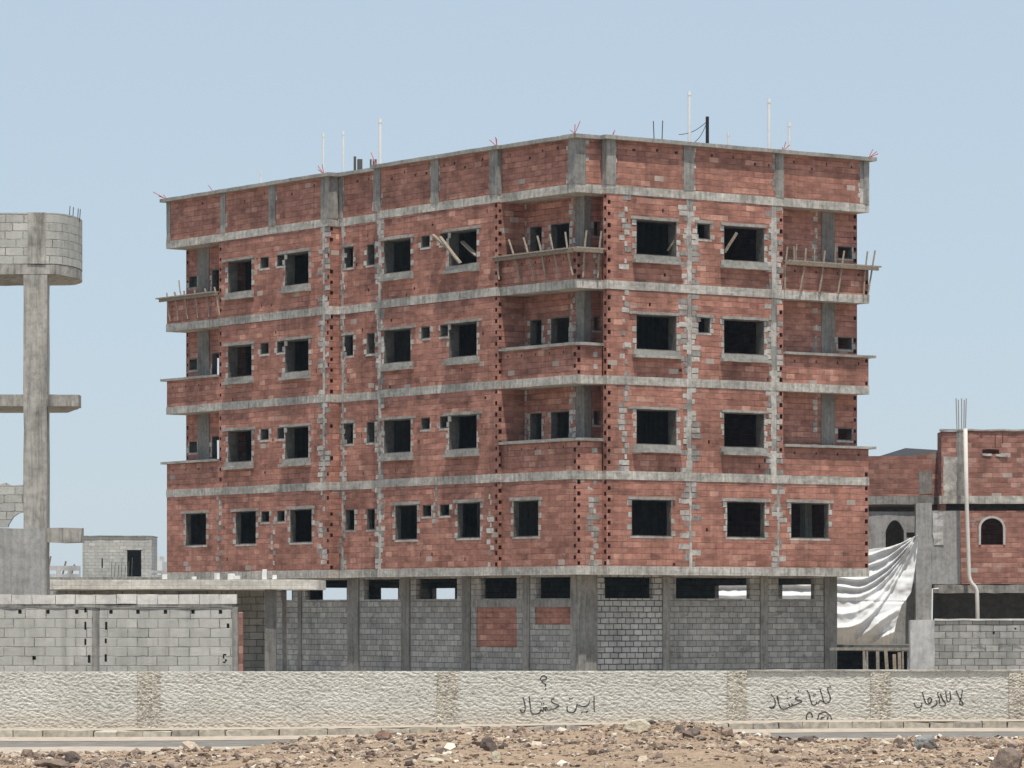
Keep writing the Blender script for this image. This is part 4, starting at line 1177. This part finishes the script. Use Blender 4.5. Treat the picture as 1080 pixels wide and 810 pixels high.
mb = MB(); mb.prism([(L(-190), -.02), (L(82.5), -.02), (L(82.5), .7), (L(56), 3.3), (L(-190), 3.3)], Zf(428.5), Zf(416), .35, .018); mb.build('floor_slab', M['conc_frame'], fb)
mb = MB(); mb.rbox(L(49.8), L(86), .05, .55, Zf(572), Zf(556.5), .3, .02); mb.build('beam', M['conc_frame'], fb)
# rounded block parapet
pp = rounded(L(78.3), 3.4, .62, L(-190))
mb = MB(); zt, zb_ = Zf(224.5), Zf(278.5); path = [Vector(p) for p in pp]; Lc = 0
me_pts = []
for i, p in enumerate(path): me_pts.append(p)
inner = []
for i, p in enumerate(path):
    a = path[max(i - 1, 0)]; b = path[min(i + 1, len(path) - 1)]; d = (b - a).normalized(); inner.append(p + Vector((-d.y, d.x)) * .2)
for i in range(len(path) - 1):
    a, b, c, d = path[i], path[i + 1], inner[i + 1], inner[i]
    zt1 = zt + .03 * math.sin(i * 2.1); 
    mb.quad((a.x, a.y, zb_), (b.x, b.y, zb_), (b.x, b.y, zt), (a.x, a.y, zt)); mb.quad((d.x, d.y, zb_), (c.x, c.y, zb_), (c.x, c.y, zt), (d.x, d.y, zt))
    mb.quad((a.x, a.y, zt), (b.x, b.y, zt), (c.x, c.y, zt), (d.x, d.y, zt))
mb.build('block_parapet', M['block_joint'] if 'block_joint' in M else M['block_pale'], fb)
mb = MB(); mb.rbox(L(29.5), L(48.5), -.045, .03, zb_ + .002, zt + .01, .3, .014); mb.build('pilaster', M['conc_frame'], fb)
mb = MB()
for px in (76.5, 79, 82.5, 84): mb.tube([(L(px - 6), .5 + (px - 76) * .1, zt - .1), (L(px - 6) + .02, .5 + (px - 76) * .1, zt + .22)], .012, 5)
mb.build('starter_bar', M['steel'], fb)
# rendered lower storey and the broken block wall above it
mb = MB(); mb.rbox(L(-190), L(48.2), -.12, .2, -.1, Zf(557), .5, .015); mb.build('rendered_wall', M['render'], fb)
mb = MB()
prof = [(-190, 512), (-20, 512), (0, 511), (6, 509), (12, 512), (26, 511), (26, 540), (20, 541), (14, 545), (9, 553), (8, 556), (-190, 556)]
f = [(L(x), 0.02, Zf(y)) for x, y in prof]; g = [(x, .2, z) for x, _, z in f]
m = len(f); mb.add(f + g, [tuple(range(m)), tuple(reversed(range(m, 2 * m)))] + [(i, (i + 1) % m, m + (i + 1) % m, m + i) for i in range(m)])
mb.build('broken_block_wall', M['block_pale'], fb)

# ------------------------------------------------------------------ block house far behind on the left
HY = 255.0
hb = empty('block_house', (PX(120, HY), HY, 0)); tag(hb, 'small grey block hut with an open dark doorway on a flat roof', 'building')
def LH(px): return PX(px, HY) - PX(120, HY)
def ZH(py): return PZ(py, HY)
zr = ZH(609)
mb = MB(); mb.box(LH(20), LH(220), -1.5, 10, -.1, zr - .3); mb.build('lower_storey', M['render'], hb)
mb = MB(); mb.rbox(LH(18), LH(222), -1.7, 10.2, zr - .3, zr, 1, .02); mb.build('roof_slab', M['conc_mid'], hb)
dr = (LH(134), LH(149)); 
mb = MB(); mb.wall('B', 0, LH(87), LH(160), zr, ZH(566), [(*dr, zr + .05, ZH(580)), (LH(107), LH(108.5), ZH(599), ZH(589))], .2); mb.wall('A', LH(87), .2, 4, zr, ZH(566)); mb.wall('A', LH(160) - .2, .2, 4, zr, ZH(566)); mb.wall('B', 3.8, LH(87) + .2, LH(160) - .2, zr, ZH(566))
mb.build('hut_wall', M['block_far'] if 'block_far' in M else M['block_pale'], hb)
mb = MB(); mb.rbox(LH(86.5), LH(160.6), -.08, 4.1, ZH(566) + .002, ZH(565), .5, .02); mb.build('roof_slab', M['conc_mid'], hb)
mb = MB(); mb.rbox(dr[0] - .1, dr[1] + .1, -.03, .1, ZH(580) + .002, ZH(578), .3, .01); mb.build('door_frame', M['render_pale'], hb)
mb = MB(); r = random.Random(9)
for i in range(7): mb.tube([(LH(118 + 6 * i * .6), -.5, zr), (LH(118 + 6 * i * .6) + .05, -.5, zr + r.uniform(.7, 1.3))], .02, 5)
mb.build('starter_bar', M['steel'], hb)
mb = MB(); mb.wall('B', -1.4, LH(20), LH(87), zr + .003, ZH(597), [(LH(x), LH(x + 8), zr + .2, ZH(602)) for x in (54, 66, 78)]); mb.build('roof_parapet', M['render_pale'], hb)
mb = MB(); mb.wall('B', -1.4, LH(160), LH(180), zr + .003, ZH(602), [(LH(162), LH(172), zr + .15, ZH(605))]); mb.build('roof_parapet', M['render_pale'], hb)
mb = MB()
for px, h in ((67, 1.0), (72, .6), (76, .8), (51, 1.3)):
    mb.beam((LH(px), -.9, zr), (LH(px) + .25, -.9, zr + h), .1, .1)
mb.build('post', M['wood_dark'], hb)
TY = 900.0
tb = empty('distant_tower', (PX(167, TY), TY, 0))
mb = MB(); w = 4 / F * TY
for (xa, xb, yt) in ((-w, -w * .2, 590), (-w * .2, w * .35, 586.5), (w * .35, w, 592)):
    mb.wall('B', 0, xa, xb, -.1, PZ(yt, TY), [], 12)
mb.build('tower_wall', M['far'], tb)
tag(tb, 'tiny pale distant building just left of the brick block', 'building')

# ------------------------------------------------------------------ two-storey brick house at the right
RY = 165.0
rx = PX(1000, RY)
rh = empty('brick_house', (rx, RY, 0)); tag(rh, 'unfinished two storey house of dull red brick with arched windows at the right edge', 'building')
def LR(px, dy=0): return PX(px, RY + dy) - rx
def ZR(py, dy=0): return PZ(py, RY + dy)
def arch(mb, u0, u1, zs, zt, y, th=.2, pointed=False):
    """fills the two corners above an arched head"""
    c = (u0 + u1) / 2; hw = (u1 - u0) / 2; N = 10
    pts = []
    for i in range(N + 1):
        t = math.pi * i / N
        if pointed: x = c - hw * math.cos(t); z = zs + (zt - zs) * (1 - abs(math.cos(t)) ** 2.1)
        else: x = c - hw * math.cos(t); z = zs + (zt - zs) * math.sin(t)
        pts.append((x, z))
    for half in (0, 1):
        seq = pts[:N // 2 + 1] if half == 0 else pts[N // 2:]
        cor = (u0, zt) if half == 0 else (u1, zt)
        for (xa, za), (xb, zb_) in zip(seq, seq[1:]):
            for yy in (y, y + th): mb.add([(cor[0], yy, cor[1]), (xa, yy, za), (xb, yy, zb_)], [(0, 1, 2)])
            mb.quad((xa, y, za), (xb, y, zb_), (xb, y + th, zb_), (xa, y + th, za))
def arch_ring(u0, u1, z0, zs, zt, y, wd=.09, pointed=False):
    mb = MB(); N = 12; c = (u0 + u1) / 2; hw = (u1 - u0) / 2
    def curve(g):
        out = [(u0 - g, z0)]
        for i in range(N + 1):
            t = math.pi * i / N; k_ = (1 - abs(math.cos(t)) ** 2.1) if pointed else math.sin(t)
            out.append((c - (hw + g) * math.cos(t), zs + (zt - zs + g) * k_))
        return out + [(u1 + g, z0)]
    I, O = curve(.0), curve(wd)
    for i in range(len(I) - 1):
        mb.quad((I[i][0], y, I[i][1]), (I[i + 1][0], y, I[i + 1][1]), (O[i + 1][0], y, O[i + 1][1]), (O[i][0], y, O[i][1]))
        mb.quad((O[i][0], y, O[i][1]), (O[i + 1][0], y, O[i + 1][1]), (O[i + 1][0], y + .06, O[i + 1][1]), (O[i][0], y + .06, O[i][1]))
        mb.quad((I[i][0], y, I[i][1]), (I[i + 1][0], y, I[i + 1][1]), (I[i + 1][0], y + .2, I[i + 1][1]), (I[i][0], y + .2, I[i][1]))
    return mb
# right part, front plane y=0
XR0, XR1 = LR(993), LR(1230)
mb = MB(); mb.wall('B', 0, XR0, XR1, ZR(523), ZR(481), []); mb.build('brick_wall', M['brick_dull'], rh)
hp = [(LR(1036), LR(1054), ZR(479), ZR(473.5)), (LR(1033), LR(1036), ZR(462), ZR(457)), (LR(1049), LR(1050), ZR(472), ZR(459)), (LR(1057), LR(1058), ZR(468), ZR(457))]
mb = MB(); mb.wall('B', .02, XR0, LR(1009), ZR(481), ZR(455)); mb.wall('B', .02, LR(1019), XR1, ZR(481), ZR(454.5), hp); mb.box(LR(1026), LR(1066), .5, .6, ZR(482), ZR(455.5)); pr_ = mb.build('parapet', M['brick_dull'], rh)
mb = MB(); mb.rbox(XR0 - .05, XR1, -.05, .25, ZR(454.3), ZR(452.6), .4, .03); mb.build('coping', M['coping'], pr_)
mb = MB(); mb.rbox(LR(1008.7), LR(1019.2), -.01, .2, ZR(523), ZR(455), .3, .012); mb.build('column', M['conc_mid'], rh)
mb = MB(); mb.rbox(LR(995), LR(1009), -.015, .02, ZR(523), ZR(482), .2, .02); mb.build('mortar_patch', M['mortar_grey'], rh)
mb = MB(); mb.rbox(XR0 - .1, XR1, -.08, .3, ZR(531.3), ZR(523), .4, .012); mb.build('belt', M['conc'], rh)
mb = MB(); mb.rbox(LR(1036), LR(1046), -.04, .15, ZR(480.5), ZR(478.5), .1, .03); mb.rbox(LR(1050), LR(1063), -.04, .15, ZR(481), ZR(479), .1, .03); mb.build('mortar_heap', M['mortar_grey'], pr_)
# side wall between the two planes
mb = MB(); mb.wall('A', XR0, .2, 1.6, ZR(615), ZR(455), []); mb.build('side_wall', M['brick_dull'], rh)
aw = (LR(1034.5), LR(1058)); az0, azs, azt = ZR(574.5), ZR(557), ZR(546.5)
slot = (LR(985), XR1, ZR(538.5), ZR(531.5))
mb = MB(); mb.wall('B', .02, LR(1013), XR1, ZR(616), ZR(538.5), [(*aw, az0, azt)]); arch(mb, *aw, azs, azt, .02); mb.build('brick_wall', M['brick_dull'], rh)
o = arch_ring(*aw, az0, azs, azt, -.02).build('arched_window', M['render_pale'], rh)
mb = MB(); mb.wall('B', .02, LR(983), LR(1013), ZR(616), ZR(538.5), []); mb.build('rendered_wall', M['render'], rh)
mb = MB(); mb.rbox(LR(984), LR(995), -.012, .02, ZR(575), ZR(541), .25, .03); mb.build('render_patch', M['render_pale'], rh)
mb = MB(); mb.box(LR(983), XR1, 1.6, 1.8, ZR(539), ZR(531)); mb.build('dark_inner_wall', M['void'], rh)  # dark sheet in place of the shade behind the slot
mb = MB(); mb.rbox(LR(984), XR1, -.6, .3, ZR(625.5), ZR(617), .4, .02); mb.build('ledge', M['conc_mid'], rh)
mb = MB(); mb.box(LR(984), XR1, 3.6, 3.8, -.1, ZR(626)); mb.build('dark_inner_wall', M['void'], rh)  # dark sheet in place of the shade under the ledge
mb = MB(); mb.box(LR(983), LR(985), .6, 3.6, -.1, ZR(626)); mb.build('dark_inner_wall', M['void'], rh)
# left part, set back
LBY = 1.6
def L2(px): return LR(px, LBY)
def Z2(py): return ZR(py, LBY)
mb = MB(); mb.wall('B', LBY, L2(860), L2(994), Z2(523), Z2(481), []); 
mb.build('brick_wall', M['brick_dull'], rh)
mb = MB()   # sloping top course
x_ = [L2(860), L2(920), L2(960), L2(994)]; zz_ = [Z2(486), Z2(483.5), Z2(481), Z2(476)]
for i in range(3):
    for yy in (LBY, LBY + .2): mb.quad((x_[i], yy, Z2(481) - .001), (x_[i + 1], yy, Z2(481) - .001), (x_[i + 1], yy, max(zz_[i + 1], Z2(481))), (x_[i], yy, max(zz_[i], Z2(481))))
    mb.quad((x_[i], LBY, max(zz_[i], Z2(481))), (x_[i + 1], LBY, max(zz_[i + 1], Z2(481))), (x_[i + 1], LBY + .2, max(zz_[i + 1], Z2(481))), (x_[i], LBY + .2, max(zz_[i], Z2(481))))
mb.build('top_course', M['brick_dull'], rh)
mb = MB(); mb.rbox(L2(969), L2(983), LBY - .02, LBY + .1, Z2(521), Z2(497), .2, .015); mb.build('column', M['conc_mid'], rh)
mb = MB(); mb.rbox(L2(860), L2(994), LBY - .15, LBY + .25, Z2(532), Z2(523.5), .4, .015); mb.build('belt', M['conc_mid'], rh)
pw = (L2(934), L2(953.5)); pz0, pzs, pzt = Z2(582), Z2(560), Z2(548.5)
mb = MB(); mb.wall('B', LBY, L2(860), L2(971), -.1, Z2(539.5), [(*pw, pz0, pzt), (L2(956), L2(968), Z2(567), Z2(561.5))]); arch(mb, *pw, pzs, pzt, LBY, pointed=True); mb.build('rendered_wall', M['render'], rh)
o = arch_ring(*pw, pz0, pzs, pzt, LBY - .02, .05, True).build('arched_window', M['render'], rh)
mb = MB(); mb.box(L2(860), L2(983), LBY + 4.5, LBY + 4.7, -.1, Z2(532)); mb.build('dark_inner_wall', M['void'], rh)  # dark sheet giving the shade seen through the arched window
mb = MB(); mb.rbox(LR(966), LR(982.8), .02, .55, -.1, ZR(530.5), .5, .012); mb.build('column', M['render'], rh)
# dark sheet roof poking up behind
mb = MB(); p = [at(918, 484, RY + 12), at(955, 472.5, RY + 12), at(996, 475, RY + 12), at(996, 480, RY + 6), at(918, 486, RY + 6)]
p = [q - Vector((rx, RY, 0)) for q in p]; g = [q - Vector((0, 0, .12)) for q in p]
mb.add(p + g, [(0, 1, 2, 3, 4), (9, 8, 7, 6, 5)] + [(i, (i + 1) % 5, 5 + (i + 1) % 5, 5 + i) for i in range(5)]); mb.build('roof_sheet', M['sheet'], rh)
mb = MB(); mb.box(LR(895), XR1, 14, 14.2, -.1, ZR(486)); mb.box(XR1 - .2, XR1, .2, 14, -.1, ZR(486)); mb.build('rear_wall', M['brick_dull'], rh)
mb = MB(); mb.box(LR(890), XR1 - .2, 3.4, 14, ZR(525), ZR(520)); mb.box(XR0 + .2, XR1 - .2, .3, 3.4, ZR(524.5), ZR(520)); mb.build('roof_slab', M['conc_mid'], rh)
mb = MB()
for i, px in enumerate((1009.7, 1011.6, 1014.5, 1016.8, 1018.4)): mb.tube([(LR(px), .1, ZR(456)), (LR(px) + .02 * (i - 2), .1, ZR(420 + (i % 2) * 1.5))], .022, 6)
mb.build('starter_bar', M['steel_pale'], rh)
# cream downpipe
PYo = -1.0
def pp_(px, py): q = at(px, py, RY + PYo); return (q.x - rx, PYo, q.z)
mb = MB(); mb.tube([pp_(1018.2, 452), pp_(1019.5, 530), pp_(1022, 606), pp_(1022.8, 611.5), pp_(1025, 615.5), pp_(1028.3, 618.8), pp_(1030, 622.5), pp_(1030.6, 630), pp_(1032.5, 720)], .082, 12)
mb.build('downpipe', M['pvc_cream'], rh, smooth=True)

# block wall and pier in front of the house
QY = 122.0
qx = PX(1000, QY)
qw = empty('yard_wall', (qx, QY, 0)); tag(qw, 'dark grey block yard wall with pale coping and a pale end pier at the right edge', 'wall')
def LQ(px): return PX(px, QY) - qx
def ZQ(py): return PZ(py, QY)
mb = MB(); mb.wall('B', .03, LQ(985.5), LQ(1240), -.1, ZQ(654.5), [(LQ(1047), LQ(1049.3), ZQ(669), ZQ(666)), (LQ(1070), LQ(1072), ZQ(664), ZQ(662))]); mb.build('wall_panel', M['block'], qw)
mb = MB(); mb.rbox(LQ(986), LQ(1240), -.02, .28, ZQ(654.3), ZQ(652.8), .4, .01); mb.build('coping', M['capblock'], qw)
mb = MB(); mb.rbox(LQ(960), LQ(985.3), -.05, .45, -.1, ZQ(654), .4, .012); mb.build('pier', M['render_pale'], qw)
mb = MB(); mb.tube([(LQ(984), .3, ZQ(655)), (LQ(984.5), .3, ZQ(621)), (LQ(991), .3, ZQ(620.5))], .02, 6); mb.build('conduit_pipe', M['pvc'], qw)

# ------------------------------------------------------------------ white tarpaulin slung between the brick block and the house
k = NT('white_tarpaulin'); ob = k.obj(); n1 = k.noise(ob, 1.5, 5, .6); n2 = k.noise(ob, 14, 4, .6)
c = k.mix(1.0, (.66, .665, .66), k.ramp(n1, [(.3, .86), (.6, 1.03)]), 'MULTIPLY')
M['tarp'] = k.finish(c, n2, .008, .5, .6)
k.b.inputs['Transmission Weight'].default_value = 0
TYY = 163.0
NU, NV = 150, 80
def pl(T, t):
    for (t0, v0), (t1, v1) in zip(T, T[1:]):
        if t <= t1: s = (t - t0) / (t1 - t0) if t1 > t0 else 0; return v0 + (v1 - v0) * s
    return T[-1][1]
V = []
NU, NV = 240, 150
for j_ in range(NV + 1):
    v = j_ / NV
    xr = pl([(0, 968), (.12, 967.5), (.3, 965), (.5, 961), (.62, 951), (.75, 946), (.9, 942), (1, 938)], v)
    xl = 740
    for i in range(NU + 1):
        u = (i / NU) ** .75
        px = xl + (xr - xl) * u
        top = pl([(740, 590), (860, 588), (905, 582), (922, 578.5), (938, 577), (950, 573), (960, 567.5), (968, 564.5)], px)
        bot = pl([(740, 690), (880, 685), (905, 684), (925, 683), (940, 682), (968, 680)], px)
        # right border falls away at a slant
        ytop = top; ybot = bot
        ybot += 3.5 * noise.noise(Vector((px * .09, 2, 1))) + 2 * noise.noise(Vector((px * .3, 5, 1)))
        py = ytop + (ybot - ytop) * v
        # folds fan out from the tied corner at the top right, and swags run across
        dx, dy = 972 - px, py - 560
        ang = math.atan2(dy, dx); rad = math.hypot(dx, dy)
        w1 = .5 + .5 * noise.noise(Vector((ang * 2.2, rad * .008, 3)))
        deg = math.degrees(ang)
        fold = 0.0
        sx_ = max(0, (px - 878) / 90)
        for y0_, dip, wd, am in ((588, 2, 3.2, .24), (597, 5, 3.6, .30), (608, 8, 3.6, .34), (617, 9, 4.2, .30), (628, 8, 6.5, .22), (646, 6, 8, .18), (662, 5, 6, .26)):
            yc = y0_ + dip * math.sin(math.pi * min(1, sx_)) + (563 - y0_) * sx_ ** 2.1 + 1.5 * noise.noise(Vector((px * .05, y0_, 0)))
            wd_ = wd * max(.3, 1 - .6 * sx_)
            t = abs(py - yc) / wd_
            if t < 1: fold -= am * (1 - t) ** 1.4 * max(.3, 1 - .5 * sx_)
        fold += .16 * noise.noise(Vector((px * .035, py * .055, 5))) + .05 * noise.noise(Vector((px * .12, py * .16, 9)))
        seam = max(0, 1 - abs(py - 634 - .02 * (px - 900)) / 1.6); fold += .05 * seam
        low = min(1, max(0, (py - 640) / 18))
        q2 = (px * .60 + py * .80) * .085 + .55 * noise.noise(Vector((px * .03, py * .04, 2)))
        tri = max(0, 1 - abs((q2 % 1.25) - .62) * 2.6)
        fold -= low * .34 * tri ** 1.3 * min(1, max(.15, (px - 885) / 40))
        belly = -1.5 * math.sin(math.pi * v ** 2.3) * (.45 + .55 * (1 - u))
        V.append(at(px, py, TYY + belly + fold) - Vector((PX(925, TYY), TYY, 0)))
mb = MB(); mb.add(V, [(j_ * (NU + 1) + i, j_ * (NU + 1) + i + 1, (j_ + 1) * (NU + 1) + i + 1, (j_ + 1) * (NU + 1) + i) for j_ in range(NV) for i in range(NU)])
o = mb.build('tarpaulin', M['tarp'], None, (PX(925, TYY), TYY, 0), smooth=True, weld=False)
md = o.modifiers.new('thickness', 'SOLIDIFY'); md.thickness = .012
tag(o, 'large creased white tarpaulin hanging between the brick block and the house at right', 'tarpaulin')

# low timber rail and props under it
PY_ = 126.0
ra = empty('timber_rail', (PX(925, PY_), PY_, 0)); tag(ra, 'rough timber rail on thin posts under the white tarpaulin', 'railing')
def LP(px, py): q = at(px, py, PY_); return (q.x - PX(925, PY_), 0, q.z)
mb = MB(); mb.beam(LP(875, 684.5), LP(961, 684.5), .07, .09, 0, 0, 4, .01); mb.build('rail', M['wood_grey'], ra)
for px, w in ((911, .07), (914.5, .05), (925.5, .1), (952, .05)):
    mb = MB(); mb.beam(LP(px, 684), (LP(px, 684)[0] + .02, 0, 0), w, .07); mb.build('post', M['wood_grey'], ra)
for i, (xa, xb, yt, lab) in enumerate(((934, 936.5, 685, 'thin leaning timber prop in the middle of the gap under the tarpaulin'), (943, 944, 690, 'short pale timber stub, left of two near the pale pier'), (948.5, 949, 688, 'short pale timber stub, right of two near the pale pier'))):
    p = at(xa, yt, PY_ + .6); q = at(xb, 720, PY_ + .6); c = (p + q) / 2
    mb = MB(); mb.beam(p - c, q - c, .1, .09); o = mb.build('timber_prop', M['wood'], None, c); tag(o, lab, 'timber prop', 'props under the tarpaulin')
SHY = 150.0  # block enclosure added to put shade into the gap
sh_ = empty('block_enclosure', (PX(925, SHY), SHY, 0)); tag(sh_, 'added low block shed with a wide open front in the gap below the tarpaulin', 'enclosure')
def LS(px): return PX(px, SHY) - PX(925, SHY)
mb = MB(); mb.wall('B', 0, LS(870), LS(982), -.1, PZ(683, SHY), [(LS(883), LS(911), -.05, PZ(686.5, SHY)), (LS(914), LS(957), -.05, PZ(687, SHY))]); mb.wall('A', LS(870), .2, 5, -.1, PZ(683, SHY)); mb.wall('A', LS(982) - .2, .2, 5, -.1, PZ(683, SHY)); mb.wall('B', 4.8, LS(870) + .2, LS(982) - .2, -.1, PZ(683, SHY))
mb.build('enclosure_wall', M['block'], sh_)
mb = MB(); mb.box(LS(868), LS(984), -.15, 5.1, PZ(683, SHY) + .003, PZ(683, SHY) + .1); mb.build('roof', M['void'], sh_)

# ------------------------------------------------------------------ dusty air
mb = MB(); mb.box(-720, 720, -320, 1520, -1.1, 22.5); o = mb.build('haze', [], None)
hm = D.materials.new('haze_air'); hm.use_nodes = True; hn = hm.node_tree; hn.nodes.clear()
ho = hn.nodes.new('ShaderNodeOutputMaterial'); hv = hn.nodes.new('ShaderNodeVolumePrincipled')
hv.inputs['Color'].default_value = (.62, .80, .97, 1); hv.inputs['Density'].default_value = .00011; hv.inputs['Anisotropy'].default_value = 0.0
hn.links.new(hv.outputs[0], ho.inputs['Volume']); o.data.materials.append(hm); tag(o, kind='stuff')

# ------------------------------------------------------------------ camera, sun, sky
cam = D.cameras.new('camera'); co = D.objects.new('camera', cam); COL.objects.link(co)
co.location = (0, 0, EYE); co.rotation_euler = (math.pi / 2, 0, 0)
cam.sensor_width = 36; cam.lens = 36 * F / 1080; cam.shift_y = (HOR - 405) / 1080; cam.clip_start = .5; cam.clip_end = 8000
scene.camera = co
EL = math.radians(71.5)
hz = Vector((.173, -.983)).normalized()
to_sun = Vector((hz.x * math.cos(EL), hz.y * math.cos(EL), math.sin(EL)))
sl = D.lights.new('sun', 'SUN'); sl.energy = 4.6; sl.angle = math.radians(.55); sl.color = (1, .95, .87)
so = D.objects.new('sun', sl); COL.objects.link(so); so.rotation_euler = (-to_sun).to_track_quat('-Z', 'Y').to_euler(); so.location = (0, -20, 60)
w = D.worlds.new('World'); scene.world = w; w.use_nodes = True
nt = w.node_tree; bg = nt.nodes['Background']; sk = nt.nodes.new('ShaderNodeTexSky'); sk.sky_type = 'NISHITA'; sk.sun_disc = False
sk.sun_elevation = EL; sk.sun_rotation = math.atan2(hz.x, hz.y)
sk.air_density = 1.0; sk.dust_density = .2; sk.ozone_density = 1.0; sk.altitude = 0
# a dust-laden sky: the clear-sky model with an even veil of pale haze mixed in
mx = nt.nodes.new('ShaderNodeMix'); mx.data_type = 'RGBA'; mx.inputs[0].default_value = .76
mx.inputs[7].default_value = (5.45, 6.65, 7.9, 1)
nt.links.new(sk.outputs[0], mx.inputs[6]); nt.links.new(mx.outputs[2], bg.inputs[0]); bg.inputs[1].default_value = .10
scene.view_settings.view_transform = 'Standard'; scene.view_settings.look = 'None'; scene.view_settings.gamma = 1; scene.view_settings.exposure = 0
scene.cycles.max_bounces = 6
